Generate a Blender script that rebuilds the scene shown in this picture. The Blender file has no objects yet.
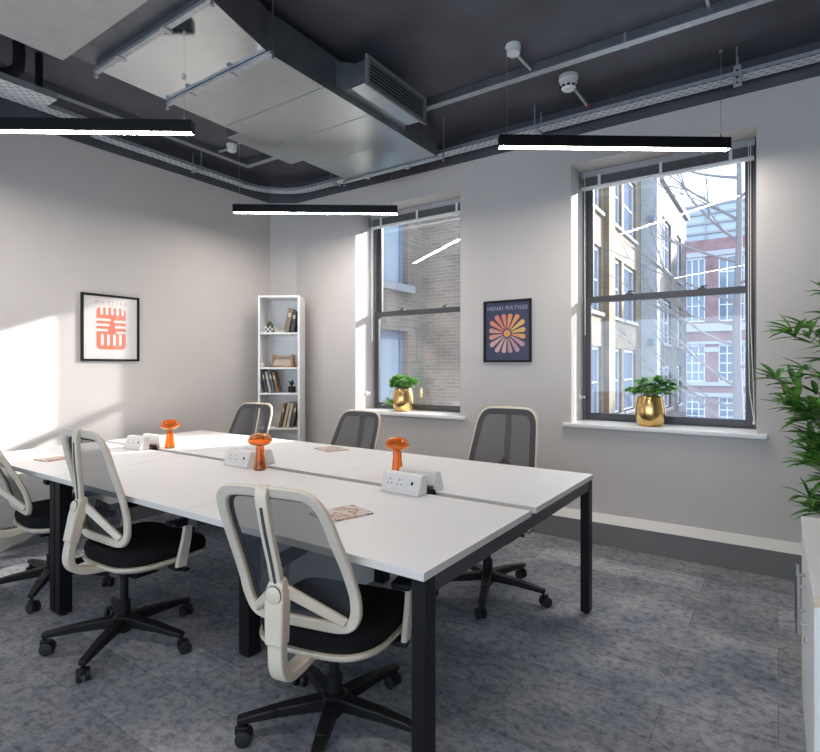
import bpy, bmesh, math, random
from mathutils import Vector, Matrix
random.seed(7)
PI = math.pi
C = bpy.context.scene.collection
sc = bpy.context.scene

# ------------------------------------------------------------------ helpers
class MB:
    """collects geometry, links it as ONE mesh object"""
    def __init__(s): s.v = []; s.f = []; s.m = []
    def add(s, vs, fs, mi=0):
        b = len(s.v); s.v.extend([tuple(v) for v in vs])
        for f in fs: s.f.append([b+i for i in f]); s.m.append(mi)
        return s
    def box(s, x0, x1, y0, y1, z0, z1, mi=0):
        vs = [(x, y, z) for z in (z0, z1) for y in (y0, y1) for x in (x0, x1)]
        return s.add(vs, [(0,2,3,1),(4,5,7,6),(0,1,5,4),(2,6,7,3),(0,4,6,2),(1,3,7,5)], mi)
    def obox(s, c, sx, sy, sz, rz=0, M=None, mi=0):
        M = M or (Matrix.Translation(c) @ Matrix.Rotation(rz, 4, 'Z'))
        vs = [M @ Vector((x*sx/2, y*sy/2, z*sz/2)) for z in (-1,1) for y in (-1,1) for x in (-1,1)]
        return s.add(vs, [(0,2,3,1),(4,5,7,6),(0,1,5,4),(2,6,7,3),(0,4,6,2),(1,3,7,5)], mi)
    def bar(s, p, q, w, h, up=(0,0,1), w2=None, h2=None, mi=0):
        p = Vector(p); q = Vector(q); d = (q-p).normalized(); u = Vector(up)
        r = d.cross(u)
        if r.length < 1e-4: r = d.cross(Vector((1,0,0)))
        r.normalize(); u = r.cross(d)
        w2 = w if w2 is None else w2; h2 = h if h2 is None else h2
        vs = []
        for c, a, b in ((p, w, h), (q, w2, h2)):
            vs += [c - r*a/2 - u*b/2, c + r*a/2 - u*b/2, c + r*a/2 + u*b/2, c - r*a/2 + u*b/2]
        return s.add(vs, [(0,3,2,1),(4,5,6,7),(0,1,5,4),(1,2,6,5),(2,3,7,6),(3,0,4,7)], mi)
    def tube(s, pts, r, n=8, mi=0, cap=True):
        pts = [Vector(p) for p in pts]; k = len(pts)
        rr = r if isinstance(r, (list, tuple)) else [r]*k
        base = len(s.v); ref = None
        for i, p in enumerate(pts):
            d = (pts[min(i+1, k-1)] - pts[max(i-1, 0)]).normalized()
            if ref is None:
                ref = d.orthogonal().normalized()
            ref = (ref - d*ref.dot(d))
            if ref.length < 1e-5: ref = d.orthogonal()
            ref.normalize(); b = d.cross(ref)
            for j in range(n):
                a = 2*PI*j/n
                s.v.append(tuple(p + (ref*math.cos(a) + b*math.sin(a))*rr[i]))
        for i in range(k-1):
            for j in range(n):
                s.f.append([base+i*n+j, base+i*n+(j+1)%n, base+(i+1)*n+(j+1)%n, base+(i+1)*n+j]); s.m.append(mi)
        if cap:
            s.f.append([base+j for j in range(n)][::-1]); s.m.append(mi)
            s.f.append([base+(k-1)*n+j for j in range(n)]); s.m.append(mi)
        return s
    def lathe(s, prof, n=24, c=(0,0,0), mi=0, axis='Z', close=True):
        base = len(s.v); k = len(prof)
        for r, z in prof:
            for j in range(n):
                a = 2*PI*j/n; x = r*math.cos(a); y = r*math.sin(a)
                if axis == 'Z': p = (x, y, z)
                elif axis == 'Y': p = (x, z, y)
                else: p = (z, x, y)
                s.v.append((c[0]+p[0], c[1]+p[1], c[2]+p[2]))
        for i in range(k-1):
            for j in range(n):
                s.f.append([base+i*n+j, base+i*n+(j+1)%n, base+(i+1)*n+(j+1)%n, base+(i+1)*n+j]); s.m.append(mi)
        if close:
            s.f.append([base+j for j in range(n)][::-1]); s.m.append(mi)
            s.f.append([base+(k-1)*n+j for j in range(n)]); s.m.append(mi)
        return s
    def sweep(s, pts, w, h, mi=0):
        """rectangular section w (along x) by h, along a path in a plane x=const"""
        pts = [Vector(p) for p in pts]; k = len(pts); base = len(s.v)
        for i, p in enumerate(pts):
            d = (pts[min(i+1, k-1)] - pts[max(i-1, 0)]).normalized()
            nrm = Vector((1,0,0)).cross(d).normalized()
            wi = w[i] if isinstance(w, (list, tuple)) else w
            hi = h[i] if isinstance(h, (list, tuple)) else h
            for a, b in ((-1,-1),(1,-1),(1,1),(-1,1)):
                s.v.append(tuple(p + Vector((a*wi/2,0,0)) + nrm*b*hi/2))
        for i in range(k-1):
            for j in range(4):
                s.f.append([base+i*4+j, base+i*4+(j+1)%4, base+(i+1)*4+(j+1)%4, base+(i+1)*4+j]); s.m.append(mi)
        s.f.append([base+3, base+2, base+1, base]); s.m.append(mi)
        e = base+(k-1)*4
        s.f.append([e, e+1, e+2, e+3]); s.m.append(mi)
        return s
    def rings(s, rings, mi=0, cap=True):
        base = len(s.v); n = len(rings[0])
        for r in rings: s.v.extend([tuple(p) for p in r])
        for i in range(len(rings)-1):
            for j in range(n):
                s.f.append([base+i*n+j, base+i*n+(j+1)%n, base+(i+1)*n+(j+1)%n, base+(i+1)*n+j]); s.m.append(mi)
        if cap:
            s.f.append([base+j for j in range(n)][::-1]); s.m.append(mi)
            s.f.append([base+(len(rings)-1)*n+j for j in range(n)]); s.m.append(mi)
        return s
    def build(s, name, mat, parent=None, world=False, bevel=0, smooth=True, seg=2, fix=True):
        me = bpy.data.meshes.new(name)
        off = Vector(parent.location) if (parent is not None and world) else Vector((0,0,0))
        me.from_pydata([tuple(Vector(v)-off) for v in s.v], [], s.f)
        mats = mat if isinstance(mat, (list, tuple)) else [mat]
        for m in mats: me.materials.append(m)
        for p, mi in zip(me.polygons, s.m): p.material_index = mi
        bm = bmesh.new(); bm.from_mesh(me)
        if fix: bmesh.ops.recalc_face_normals(bm, faces=bm.faces)
        if smooth:
            for f in bm.faces: f.smooth = True
            for e in bm.edges:
                if len(e.link_faces) == 2 and e.calc_face_angle(0) > 0.65: e.smooth = False
        bm.to_mesh(me); bm.free()
        o = bpy.data.objects.new(name, me); C.objects.link(o)
        if parent is not None: o.parent = parent
        if bevel:
            b = o.modifiers.new('bevel', 'BEVEL'); b.width = bevel; b.segments = seg
            b.limit_method = 'ANGLE'; b.angle_limit = 0.6; b.harden_normals = False
        return o

def tag(o, label=None, cat=None, group=None, kind=None):
    if label: o['label'] = label
    if cat: o['category'] = cat
    if group: o['group'] = group
    if kind: o['kind'] = kind
    return o
def thing(name, label, cat, loc=(0,0,0), rz=0, group=None):
    o = bpy.data.objects.new(name, None); C.objects.link(o)
    o.location = loc; o.rotation_euler = (0,0,rz); o.empty_display_size = .1
    return tag(o, label, cat, group)
def copy_tree(o, parent=None):
    c = o.copy(); C.objects.link(c)
    if parent is not None: c.parent = parent
    for ch in list(o.children): copy_tree(ch, c)
    return c
def subpart(o, name, mb, mat, **k):      # sub-part of a part that sits at its parent's origin
    return mb.build(name, mat, o, **k)

# ------------------------------------------------------------------ materials
def new_mat(name):
    m = bpy.data.materials.new(name); m.use_nodes = True
    nt = m.node_tree; return m, nt, nt.nodes['Principled BSDF']
def mat(name, col, rough=.5, metal=0, spec=.5, noise=0, nscale=20, bump=0, bscale=80, coat=0):
    m, nt, b = new_mat(name)
    b.inputs['Base Color'].default_value = (*col, 1)
    b.inputs['Roughness'].default_value = rough; b.inputs['Metallic'].default_value = metal
    b.inputs['Specular IOR Level'].default_value = spec
    b.inputs['Coat Weight'].default_value = coat
    tc = nt.nodes.new('ShaderNodeTexCoord')
    if noise:
        n = nt.nodes.new('ShaderNodeTexNoise'); n.inputs['Scale'].default_value = nscale; n.inputs['Detail'].default_value = 5
        r = nt.nodes.new('ShaderNodeMapRange'); r.inputs[1].default_value = .3; r.inputs[2].default_value = .7
        r.inputs[3].default_value = 1-noise; r.inputs[4].default_value = 1+noise
        h = nt.nodes.new('ShaderNodeVectorMath'); h.operation = 'SCALE'; h.inputs[0].default_value = col
        nt.links.new(tc.outputs['Object'], n.inputs['Vector']); nt.links.new(n.outputs[0], r.inputs[0])
        nt.links.new(r.outputs[0], h.inputs['Scale']); nt.links.new(h.outputs[0], b.inputs['Base Color'])
    if bump:
        n2 = nt.nodes.new('ShaderNodeTexNoise'); n2.inputs['Scale'].default_value = bscale; n2.inputs['Detail'].default_value = 3
        bp = nt.nodes.new('ShaderNodeBump'); bp.inputs['Strength'].default_value = bump; bp.inputs['Distance'].default_value = .01
        nt.links.new(tc.outputs['Object'], n2.inputs['Vector']); nt.links.new(n2.outputs[0], bp.inputs['Height'])
        nt.links.new(bp.outputs[0], b.inputs['Normal'])
    return m
def emit_mat(name, col, st):
    m, nt, b = new_mat(name)
    b.inputs['Base Color'].default_value = (.8,.8,.8,1)
    b.inputs['Emission Color'].default_value = (*col, 1); b.inputs['Emission Strength'].default_value = st
    return m
def brick_mat(name, c1, c2, mortar, axis='x', bw=.225, rh=.075, ms=.01, tint=.25):
    """axis: horizontal world axis the courses run along"""
    m, nt, b = new_mat(name); L = nt.links.new; N = nt.nodes.new
    tc = N('ShaderNodeTexCoord'); sp = N('ShaderNodeSeparateXYZ'); cb = N('ShaderNodeCombineXYZ')
    L(tc.outputs['Object'], sp.inputs[0]); L(sp.outputs[0 if axis == 'x' else 1], cb.inputs[0]); L(sp.outputs[2], cb.inputs[1])
    br = N('ShaderNodeTexBrick'); br.inputs['Scale'].default_value = 1
    br.inputs['Brick Width'].default_value = bw; br.inputs['Row Height'].default_value = rh; br.inputs['Mortar Size'].default_value = ms
    br.inputs['Color1'].default_value = (*c1,1); br.inputs['Color2'].default_value = (*c2,1); br.inputs['Mortar'].default_value = (*mortar,1)
    L(cb.outputs[0], br.inputs['Vector'])
    n = N('ShaderNodeTexNoise'); n.inputs['Scale'].default_value = 1.3; n.inputs['Detail'].default_value = 6
    L(tc.outputs['Object'], n.inputs['Vector'])
    r = N('ShaderNodeMapRange'); r.inputs[1].default_value = .3; r.inputs[2].default_value = .7; r.inputs[3].default_value = 1-tint; r.inputs[4].default_value = 1+tint
    L(n.outputs[0], r.inputs[0])
    h = N('ShaderNodeVectorMath'); h.operation = 'SCALE'
    L(br.outputs['Color'], h.inputs[0]); L(r.outputs[0], h.inputs['Scale']); L(h.outputs[0], b.inputs['Base Color'])
    b.inputs['Roughness'].default_value = .85
    return m

WALL = mat('wall_paint', (.585,.552,.530), .6, spec=.3, noise=.02, nscale=3, bump=.03, bscale=60)
DARK = mat('slate_ceiling_paint', (.092,.094,.110), .6, spec=.3, noise=.22, nscale=2.2, bump=.15, bscale=9)
WHITE = mat('white_laminate', (.80,.80,.81), .38, spec=.4)
WHITEG = mat('white_gloss_paint', (.82,.82,.82), .3, spec=.5)
EDGE = mat('desk_edge', (.66,.64,.60), .5)
BLACKM = mat('black_powder_coat', (.009,.009,.010), .42, spec=.22, bump=.04, bscale=300)
CHARM = mat('charcoal_powder_coat', (.035,.036,.04), .4, spec=.5)
BLACKP = mat('black_plastic', (.009,.009,.010), .45, spec=.3)
RUBBER = mat('black_rubber', (.01,.01,.01), .6)
BLACKF = mat('black_fabric', (.010,.010,.011), .9, spec=.15, bump=.3, bscale=500)
BEIGE = mat('warm_white_plastic', (.69,.61,.49), .38, spec=.45)
BORDER = mat('grey_mesh_border', (.055,.055,.058), .7)
GALV = mat('galvanised_steel', (.43,.48,.495), .28, metal=1, noise=.035, nscale=14)
GALVD = mat('dull_galvanised_steel', (.50,.53,.56), .5, metal=.85, noise=.12, nscale=30)
MIRROR = mat('polished_aluminium_foil', (.74,.80,.83), .08, metal=1, noise=.04, nscale=5, bump=.03, bscale=6)
DUCTS = mat('shaded_steel_and_collar', (.20,.21,.23), .45, metal=.7, noise=.15, nscale=8)  # darker steel with side shade put into the colour; also the collar
ACG = mat('grey_casing', (.44,.44,.43), .55, metal=.15, noise=.08, nscale=8)
GREYF = mat('grey_grille_paint', (.20,.205,.215), .45)
FRAMEW = mat('dark_window_frame', (.055,.055,.062), .4)
FRAMEW2 = mat('grey_window_frame', (.13,.13,.14), .4)
BLINDD = mat('grey_blind_slats', (.16,.16,.17), .5, noise=.1, nscale=40)
SKIRT = mat('grey_skirting', (.175,.172,.168), .5)
SKIRTL = mat('pale_grey_skirting_cap', (.66,.65,.63), .45)
GOLD = mat('hammered_gold', (.75,.50,.20), .22, metal=1, bump=.12, bscale=18)
SOIL = mat('soil', (.03,.02,.015), .95)
STEEL = mat('brushed_steel', (.55,.55,.55), .3, metal=1)
CHROME = mat('chrome', (.8,.8,.8), .12, metal=1)
GREYP = mat('grey_plastic', (.42,.42,.44), .4)
REDP = mat('red_clip', (.45,.04,.05), .5)
WOOD = mat('oak', (.36,.20,.09), .5, noise=.25, nscale=30)
PLASTICW = mat('white_plastic', (.74,.73,.71), .4)
TIMBER = mat('bare_timber_edge', (.62,.50,.38), .6, noise=.1, nscale=40)

# light diffuser
LED = emit_mat('led_diffuser', (1,.92,.84), 62.0)

# carpet
def carpet():
    m, nt, b = new_mat('mottled_carpet_tiles'); L = nt.links.new; N = nt.nodes.new
    tc = N('ShaderNodeTexCoord')
    mp = N('ShaderNodeMapping'); L(tc.outputs['Object'], mp.inputs[0])
    br = N('ShaderNodeTexBrick'); br.inputs['Scale'].default_value = 1; br.inputs['Brick Width'].default_value = 1.0; br.inputs['Row Height'].default_value = .25
    br.inputs['Mortar Size'].default_value = .0015; br.offset = .37
    br.inputs['Color1'].default_value = (.80,.80,.80,1); br.inputs['Color2'].default_value = (1.16,1.16,1.16,1); br.inputs['Mortar'].default_value = (.55,.55,.55,1)
    L(mp.outputs[0], br.inputs['Vector'])
    n1 = N('ShaderNodeTexNoise'); n1.inputs['Scale'].default_value = 2.6; n1.inputs['Detail'].default_value = 8; n1.inputs['Roughness'].default_value = .7
    n2 = N('ShaderNodeTexNoise'); n2.inputs['Scale'].default_value = 24; n2.inputs['Detail'].default_value = 9; n2.inputs['Roughness'].default_value = .78
    mp2 = N('ShaderNodeMapping'); mp2.inputs['Scale'].default_value = (1,1.2,1); L(tc.outputs['Object'], mp2.inputs[0])
    L(mp2.outputs[0], n1.inputs['Vector']); L(mp2.outputs[0], n2.inputs['Vector'])
    r1 = N('ShaderNodeValToRGB'); e = r1.color_ramp.elements
    e[0].position = .36; e[0].color = (.175,.190,.228,1); e[1].position = .64; e[1].color = (.355,.352,.362,1)
    L(n1.outputs[0], r1.inputs[0])
    r2 = N('ShaderNodeValToRGB'); e = r2.color_ramp.elements
    e[0].position = .34; e[0].color = (.42,.42,.44,1); e[1].position = .54; e[1].color = (1.15,1.15,1.15,1)
    L(n2.outputs[0], r2.inputs[0])
    mx = N('ShaderNodeMix'); mx.data_type = 'RGBA'; mx.blend_type = 'MULTIPLY'; mx.inputs[0].default_value = 1
    L(r1.outputs[0], mx.inputs[6]); L(r2.outputs[0], mx.inputs[7])
    mx2 = N('ShaderNodeMix'); mx2.data_type = 'RGBA'; mx2.blend_type = 'MULTIPLY'; mx2.inputs[0].default_value = 1
    L(mx.outputs[2], mx2.inputs[6]); L(br.outputs['Color'], mx2.inputs[7])
    L(mx2.outputs[2], b.inputs['Base Color'])
    b.inputs['Roughness'].default_value = .95; b.inputs['Specular IOR Level'].default_value = .15
    bp = N('ShaderNodeBump'); bp.inputs['Strength'].default_value = .5; bp.inputs['Distance'].default_value = .006
    L(n2.outputs[0], bp.inputs['Height']); L(bp.outputs[0], b.inputs['Normal'])
    return m
CARPET = carpet()

def glass_mat(name, tint, refl=.05, edge=.5):
    m = bpy.data.materials.new(name); m.use_nodes = True; nt = m.node_tree; nt.nodes.clear(); L = nt.links.new; N = nt.nodes.new
    out = N('ShaderNodeOutputMaterial'); tr = N('ShaderNodeBsdfTransparent'); gl = N('ShaderNodeBsdfGlossy'); mx = N('ShaderNodeMixShader')
    tr.inputs[0].default_value = (*tint,1); gl.inputs['Roughness'].default_value = .01
    lw = N('ShaderNodeLayerWeight'); lw.inputs[0].default_value = .5
    pw = N('ShaderNodeMath'); pw.operation = 'POWER'; pw.inputs[1].default_value = 4
    ma = N('ShaderNodeMath'); ma.operation = 'MULTIPLY_ADD'; ma.inputs[1].default_value = edge; ma.inputs[2].default_value = refl
    L(lw.outputs['Facing'], pw.inputs[0]); L(pw.outputs[0], ma.inputs[0]); L(ma.outputs[0], mx.inputs[0])
    L(tr.outputs[0], mx.inputs[1]); L(gl.outputs[0], mx.inputs[2]); L(mx.outputs[0], out.inputs[0])
    return m
GLASS = glass_mat('window_glass', (.97,.98,.99), .045, .5)
PGLASS = glass_mat('picture_glass', (1,1,1), .02, .35)

def mesh_fabric():
    m = bpy.data.materials.new('grey_mesh_fabric'); m.use_nodes = True; nt = m.node_tree; nt.nodes.clear(); L = nt.links.new; N = nt.nodes.new
    out = N('ShaderNodeOutputMaterial'); tr = N('ShaderNodeBsdfTransparent'); d = N('ShaderNodeBsdfDiffuse'); mx = N('ShaderNodeMixShader')
    d.inputs[0].default_value = (.062,.065,.074,1)
    tc = N('ShaderNodeTexCoord'); w = N('ShaderNodeTexWave'); w.inputs['Scale'].default_value = 90; w.bands_direction = 'Z'
    L(tc.outputs['Object'], w.inputs['Vector'])
    r = N('ShaderNodeMapRange'); r.inputs[3].default_value = .60; r.inputs[4].default_value = .76; L(w.outputs['Fac'], r.inputs[0])
    L(r.outputs[0], mx.inputs[0]); L(tr.outputs[0], mx.inputs[1]); L(d.outputs[0], mx.inputs[2]); L(mx.outputs[0], out.inputs[0])
    return m
MESH = mesh_fabric()

def amber_glass():
    m, nt, b = new_mat('amber_glass')
    b.inputs['Base Color'].default_value = (1,.42,.08,1); b.inputs['Roughness'].default_value = .03
    b.inputs['Transmission Weight'].default_value = .9; b.inputs['IOR'].default_value = 1.3
    b.inputs['Coat Weight'].default_value = .5
    return m
AMBER = amber_glass()

def leaf_mat(name, c1, c2):
    m, nt, b = new_mat(name); L = nt.links.new; N = nt.nodes.new
    tc = N('ShaderNodeTexCoord'); n = N('ShaderNodeTexNoise'); n.inputs['Scale'].default_value = 14
    L(tc.outputs['Object'], n.inputs['Vector'])
    r = N('ShaderNodeValToRGB'); e = r.color_ramp.elements
    e[0].position = .38; e[0].color = (*c1,1); e[1].position = .62; e[1].color = (*c2,1)
    L(n.outputs[0], r.inputs[0]); L(r.outputs[0], b.inputs['Base Color'])
    b.inputs['Roughness'].default_value = .4; b.inputs['Subsurface Weight'].default_value = 0
    # thin leaf: part of the light passes through
    out = nt.nodes['Material Output']; tl = N('ShaderNodeBsdfTranslucent'); mx = N('ShaderNodeMixShader'); mx.inputs[0].default_value = .35
    L(r.outputs[0], tl.inputs[0]); L(b.outputs[0], mx.inputs[1]); L(tl.outputs[0], mx.inputs[2]); L(mx.outputs[0], out.inputs[0])
    return m
LEAF1 = leaf_mat('herb_leaf', (.07,.24,.05), (.26,.55,.12))
LEAF2 = leaf_mat('bamboo_leaf', (.04,.15,.03), (.19,.42,.08))
STEM = mat('bamboo_stem', (.16,.17,.06), .6)
BARK = mat('pale_bark', (.24,.23,.24), .9)

def perforated(name, scale=(26, 9), base=(.70,.75,.78)):
    """galvanised tray metal with its rows of punched slots, local x along the tray"""
    m, nt, b = new_mat(name); L = nt.links.new; N = nt.nodes.new
    tc = N('ShaderNodeTexCoord'); br = N('ShaderNodeTexBrick'); br.inputs['Scale'].default_value = 1
    br.inputs['Brick Width'].default_value = .055; br.inputs['Row Height'].default_value = .034; br.inputs['Mortar Size'].default_value = .0125
    br.inputs['Color1'].default_value = (.10,.105,.115,1); br.inputs['Color2'].default_value = (.14,.145,.155,1); br.inputs['Mortar'].default_value = (*base,1)
    br.inputs['Mortar Smooth'].default_value = .0
    L(tc.outputs['Object'], br.inputs['Vector']); L(br.outputs[0], b.inputs['Base Color'])
    b.inputs['Metallic'].default_value = .55; b.inputs['Roughness'].default_value = .45
    return m
PERF = perforated('perforated_galvanised_tray')

def terrazzo():
    m, nt, b = new_mat('terracotta_patterned_paper'); L = nt.links.new; N = nt.nodes.new
    tc = N('ShaderNodeTexCoord'); v = N('ShaderNodeTexVoronoi'); v.inputs['Scale'].default_value = 34
    n = N('ShaderNodeTexNoise'); n.inputs['Scale'].default_value = 22; n.inputs['Detail'].default_value = 2
    L(tc.outputs['Object'], v.inputs['Vector']); L(tc.outputs['Object'], n.inputs['Vector'])
    r = N('ShaderNodeValToRGB'); r.color_ramp.interpolation = 'CONSTANT'; e = r.color_ramp.elements
    e[0].position = 0; e[0].color = (.62,.55,.50,1); e[1].position = .52; e[1].color = (.42,.20,.14,1)
    e.new(.60).color = (.60,.50,.44,1); e.new(.70).color = (.50,.30,.22,1)
    L(n.outputs[0], r.inputs[0]); L(r.outputs[0], b.inputs['Base Color']); b.inputs['Roughness'].default_value = .5
    return m
PAPER = terrazzo()

# ------------------------------------------------------------------ the room
XL, YW, ZB, ZC = -4.516, 4.07, 3.06, 3.27     # left wall, window wall, paint line, ceiling
XR, YB = 2.6, -3.4
CH1, CH2 = (-4.516, 3.909), (-4.282, 4.07)     # diagonal corner
SILL, HEAD, DEP = .875, 2.845, .29
W1 = (-3.448, -2.268); W2 = (-1.304, -.115)

def grid_wall(mb, a0, a1, z0, z1, holes, axis, p0, p1):
    """slab between p0 and p1 along the normal, holes = (a0,a1,z0,z1)"""
    As = sorted({a0, a1, *[h[0] for h in holes], *[h[1] for h in holes]})
    Zs = sorted({z0, z1, *[h[2] for h in holes], *[h[3] for h in holes]})
    As = [a for a in As if a0 <= a <= a1]; Zs = [z for z in Zs if z0 <= z <= z1]
    for i in range(len(As)-1):
        for j in range(len(Zs)-1):
            ca = (As[i]+As[i+1])/2; cz = (Zs[j]+Zs[j+1])/2
            if any(h[0] < ca < h[1] and h[2] < cz < h[3] for h in holes): continue
            if axis == 'x': mb.box(As[i], As[i+1], p0, p1, Zs[j], Zs[j+1])
            else: mb.box(p0, p1, As[i], As[i+1], Zs[j], Zs[j+1])
    return mb
def struct(name, mb, m, **k):
    o = mb.build(name, m, **k); o['kind'] = 'structure'; return o

holes = [(*W1, SILL-.03, HEAD), (*W2, SILL-.03, HEAD)]
struct('wall_window', grid_wall(MB(), CH2[0], XR, 0, ZB, holes, 'x', YW, YW+.36), WALL)
struct('wall_left', MB().box(XL-.2, XL, YB, CH1[1], 0, ZB), WALL)
mb = MB()
mb.add([(CH1[0],CH1[1],0),(CH2[0],CH2[1],0),(CH2[0],CH2[1]+.36,0),(CH1[0]-.2,CH2[1]+.36,0),(CH1[0]-.2,CH1[1],0),
        (CH1[0],CH1[1],ZB),(CH2[0],CH2[1],ZB),(CH2[0],CH2[1]+.36,ZB),(CH1[0]-.2,CH2[1]+.36,ZB),(CH1[0]-.2,CH1[1],ZB)],
       [(0,1,6,5),(1,2,7,6),(2,3,8,7),(3,4,9,8),(4,0,5,9),(0,4,3,2,1),(5,6,7,8,9)])
struct('wall_corner', mb, WALL)
struct('wall_right', MB().box(XR, XR+.2, YB, YW+.36, 0, ZB), WALL)
struct('wall_back_shade_header', MB().box(XL-.2, XR+.2, YB-.2, YB, 2.3, ZC), WALL)   # unseen header added to keep light off the upper walls; open below
# dark painted top of the walls
mb = MB()
mb.box(CH2[0], XR+.2, YW, YW+.36, ZB, ZC); mb.box(XL-.2, XL, YB, CH1[1], ZB, ZC); mb.box(XR, XR+.2, YB, YW, ZB, ZC)
mb.add([(CH1[0],CH1[1],ZB),(CH2[0],CH2[1],ZB),(CH2[0],CH2[1]+.36,ZB),(CH1[0]-.2,CH2[1]+.36,ZB),(CH1[0]-.2,CH1[1],ZB),
        (CH1[0],CH1[1],ZC),(CH2[0],CH2[1],ZC),(CH2[0],CH2[1]+.36,ZC),(CH1[0]-.2,CH2[1]+.36,ZC),(CH1[0]-.2,CH1[1],ZC)],
       [(0,1,6,5),(1,2,7,6),(2,3,8,7),(3,4,9,8),(4,0,5,9),(0,4,3,2,1),(5,6,7,8,9)])
struct('trim_1', mb, DARK)
struct('ceiling', MB().box(XL-.2, XR+.2, YB, YW+.36, ZC, ZC+.15), DARK)
struct('floor', MB().box(XL-.2, XR+.2, YB, YW+.36, -.12, 0), CARPET)
# skirting along the window wall with its pale sloping cap
mb = MB(); mb.box(CH2[0]+.02, XR, YW-.055, YW, 0, .162)
struct('baseboard_window', mb, SKIRT, bevel=.002)
mb = MB()
mb.add([(CH2[0]+.02,YW-.058,.162),(XR,YW-.058,.162),(XR,YW-.012,.218),(CH2[0]+.02,YW-.012,.218),(CH2[0]+.02,YW,.218),(XR,YW,.218),(XR,YW,.162),(CH2[0]+.02,YW,.162)],
       [(0,1,2,3),(3,2,5,4),(0,3,4,7),(1,6,5,2),(0,7,6,1),(4,5,6,7)])
struct('trim_2', mb, SKIRTL)
struct('baseboard_left', MB().box(XL, XL+.03, YB, CH1[1]-.03, 0, .16), SKIRT, bevel=.002)

# ------------------------------------------------------------------ windows
def window(n, X0, X1, label_):
    w = bpy.data.objects.new('window_%d' % n, None); C.objects.link(w); w['kind'] = 'structure'
    w.location = ((X0+X1)/2, YW+DEP, SILL)
    k = dict(parent=w, world=True)
    ya, yb = YW+DEP, YW+DEP+.07; MR = 1.835; X0i, X1i = X0+.004, X1-.004
    # lining
    m = MB(); m.box(X0i, X0i+.022, ya, yb, SILL, HEAD); m.box(X1i-.022, X1i, ya, yb, SILL, HEAD)
    m.box(X0i, X1i, ya, yb, HEAD-.03, HEAD); m.box(X0i, X1i, ya, yb, SILL, SILL+.012)
    m.build('frame', FRAMEW2, bevel=.003, **k)
    def sash(nm, z0, z1, y0, y1, bot, top, st):
        s_ = MB(); a, b = X0i+.022, X1i-.022
        s_.box(a, a+st, y0, y1, z0, z1); s_.box(b-st, b, y0, y1, z0, z1)
        s_.box(a+st, b-st, y0, y1, z0, z0+bot); s_.box(a+st, b-st, y0, y1, z1-top, z1)
        o = s_.build(nm, FRAMEW, bevel=.003, **k)
        g = MB().box(a+st-.004, b-st+.004, (y0+y1)/2-.002, (y0+y1)/2+.002, z0+bot-.004, z1-top+.004)
        g2 = g.build('pane', GLASS, None); g2.parent = o
        for v in g2.data.vertices: v.co -= w.location
        return o
    sash('lower_sash', SILL+.012, MR+.025, ya-.012, ya+.022, .048, .046, .044)
    sash('upper_sash', MR-.02, HEAD-.03, ya+.032, ya+.064, .045, .05, .05)
    # sash fasteners on the meeting rail
    for fx in (.3, .72):
        x = X0+(X1-X0)*fx
        l = MB(); l.box(x-.028, x+.028, ya-.012, ya+.02, MR+.025, MR+.033); l.lathe([(.012,0),(.012,.016),(.004,.02)], 12, (x, ya+.004, MR+.033))
        l.bar((x, ya+.004, MR+.045), (x+.03, ya-.008, MR+.047), .012, .008)
        l.build('sash_fastener', FRAMEW, **k)
    s_ = MB(); s_.box(X0, X1, YW, ya+.07, SILL-.03, SILL); s_.box(X0-.055, X1+.06, YW-.042, YW, SILL-.03, SILL)
    s_.build('sill_board', WHITEG, bevel=.006, **k)
    return w
window(1, *W1, ''); window(2, *W2, '')

def blind(X0, X1, label):
    Y = YW+DEP-.055
    t = thing('venetian_blind', label, 'blind', ((X0+X1)/2, Y, 2.70), group='blinds pulled up in the window heads')
    k = dict(parent=t, world=True)
    MB().box(X0+.012, X1-.012, Y-.025, Y+.025, 2.793, 2.842).build('headrail', GREYP, bevel=.003, **k)
    m = MB()
    for i in range(12): m.box(X0+.02, X1-.02, Y-.024, Y+.024, 2.727+i*.0055, 2.7302+i*.0055)
    m.build('slat_stack', BLINDD, **k)
    MB().box(X0+.018, X1-.018, Y-.026, Y+.026, 2.704, 2.724).build('bottom_rail', WHITEG, bevel=.004, **k)
    for fx in (.13, .5, .87):
        x = X0+(X1-X0)*fx
        MB().box(x-.010, x+.010, Y-.031, Y-.0262, 2.715, 2.80).build('clip', WHITEG, **k)
    x = X0+.045
    MB().tube([(x, Y-.034, 2.82), (x, Y-.036, 2.3), (x+.004, Y-.036, 1.55)], .0035, 6).build('tilt_wand', PLASTICW, **k)
    x = X1-.05
    m = MB(); m.tube([(x, Y-.034, 2.82), (x, Y-.034, 1.5), (x+.005, Y-.034, 1.15), (x+.03, Y-.04, .95)], .0025, 6)
    m.tube([(x+.012, Y-.034, 2.82), (x+.012, Y-.034, 1.6), (x+.03, Y-.034, 1.1), (x+.034, Y-.04, .93)], .0025, 6)
    m.lathe([(.004,.03),(.010,.0),(.008,-.004)], 10, (x+.032, Y-.04, .92))
    m.build('pull_cord', PLASTICW, **k)
blind(*W1, 'grey slatted blind with white bottom rail, raised in the window beside the bookcase')
blind(*W2, 'grey slatted blind with white bottom rail, raised in the window nearest the bamboo')

# small round cord holders on the left reveals
for (x, y, z, lab) in ((W1[0], YW+.17, 1.03, 'small white cord hook on the sunlit reveal of the window beside the bookcase'),
                       (W2[0], YW+.22, 1.06, 'small white cord hook on the reveal of the window nearest the bamboo plant')):
    m = MB(); m.lathe([(.022,0),(.022,.008),(.016,.014)], 16, (x, y, z), axis='X'); m.lathe([(.006,.014),(.006,.03),(.010,.034),(.010,.04)], 10, (x, y, z), axis='X')
    tag(m.build('cord_hook', PLASTICW), lab, 'hook', 'cord hooks')

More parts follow.
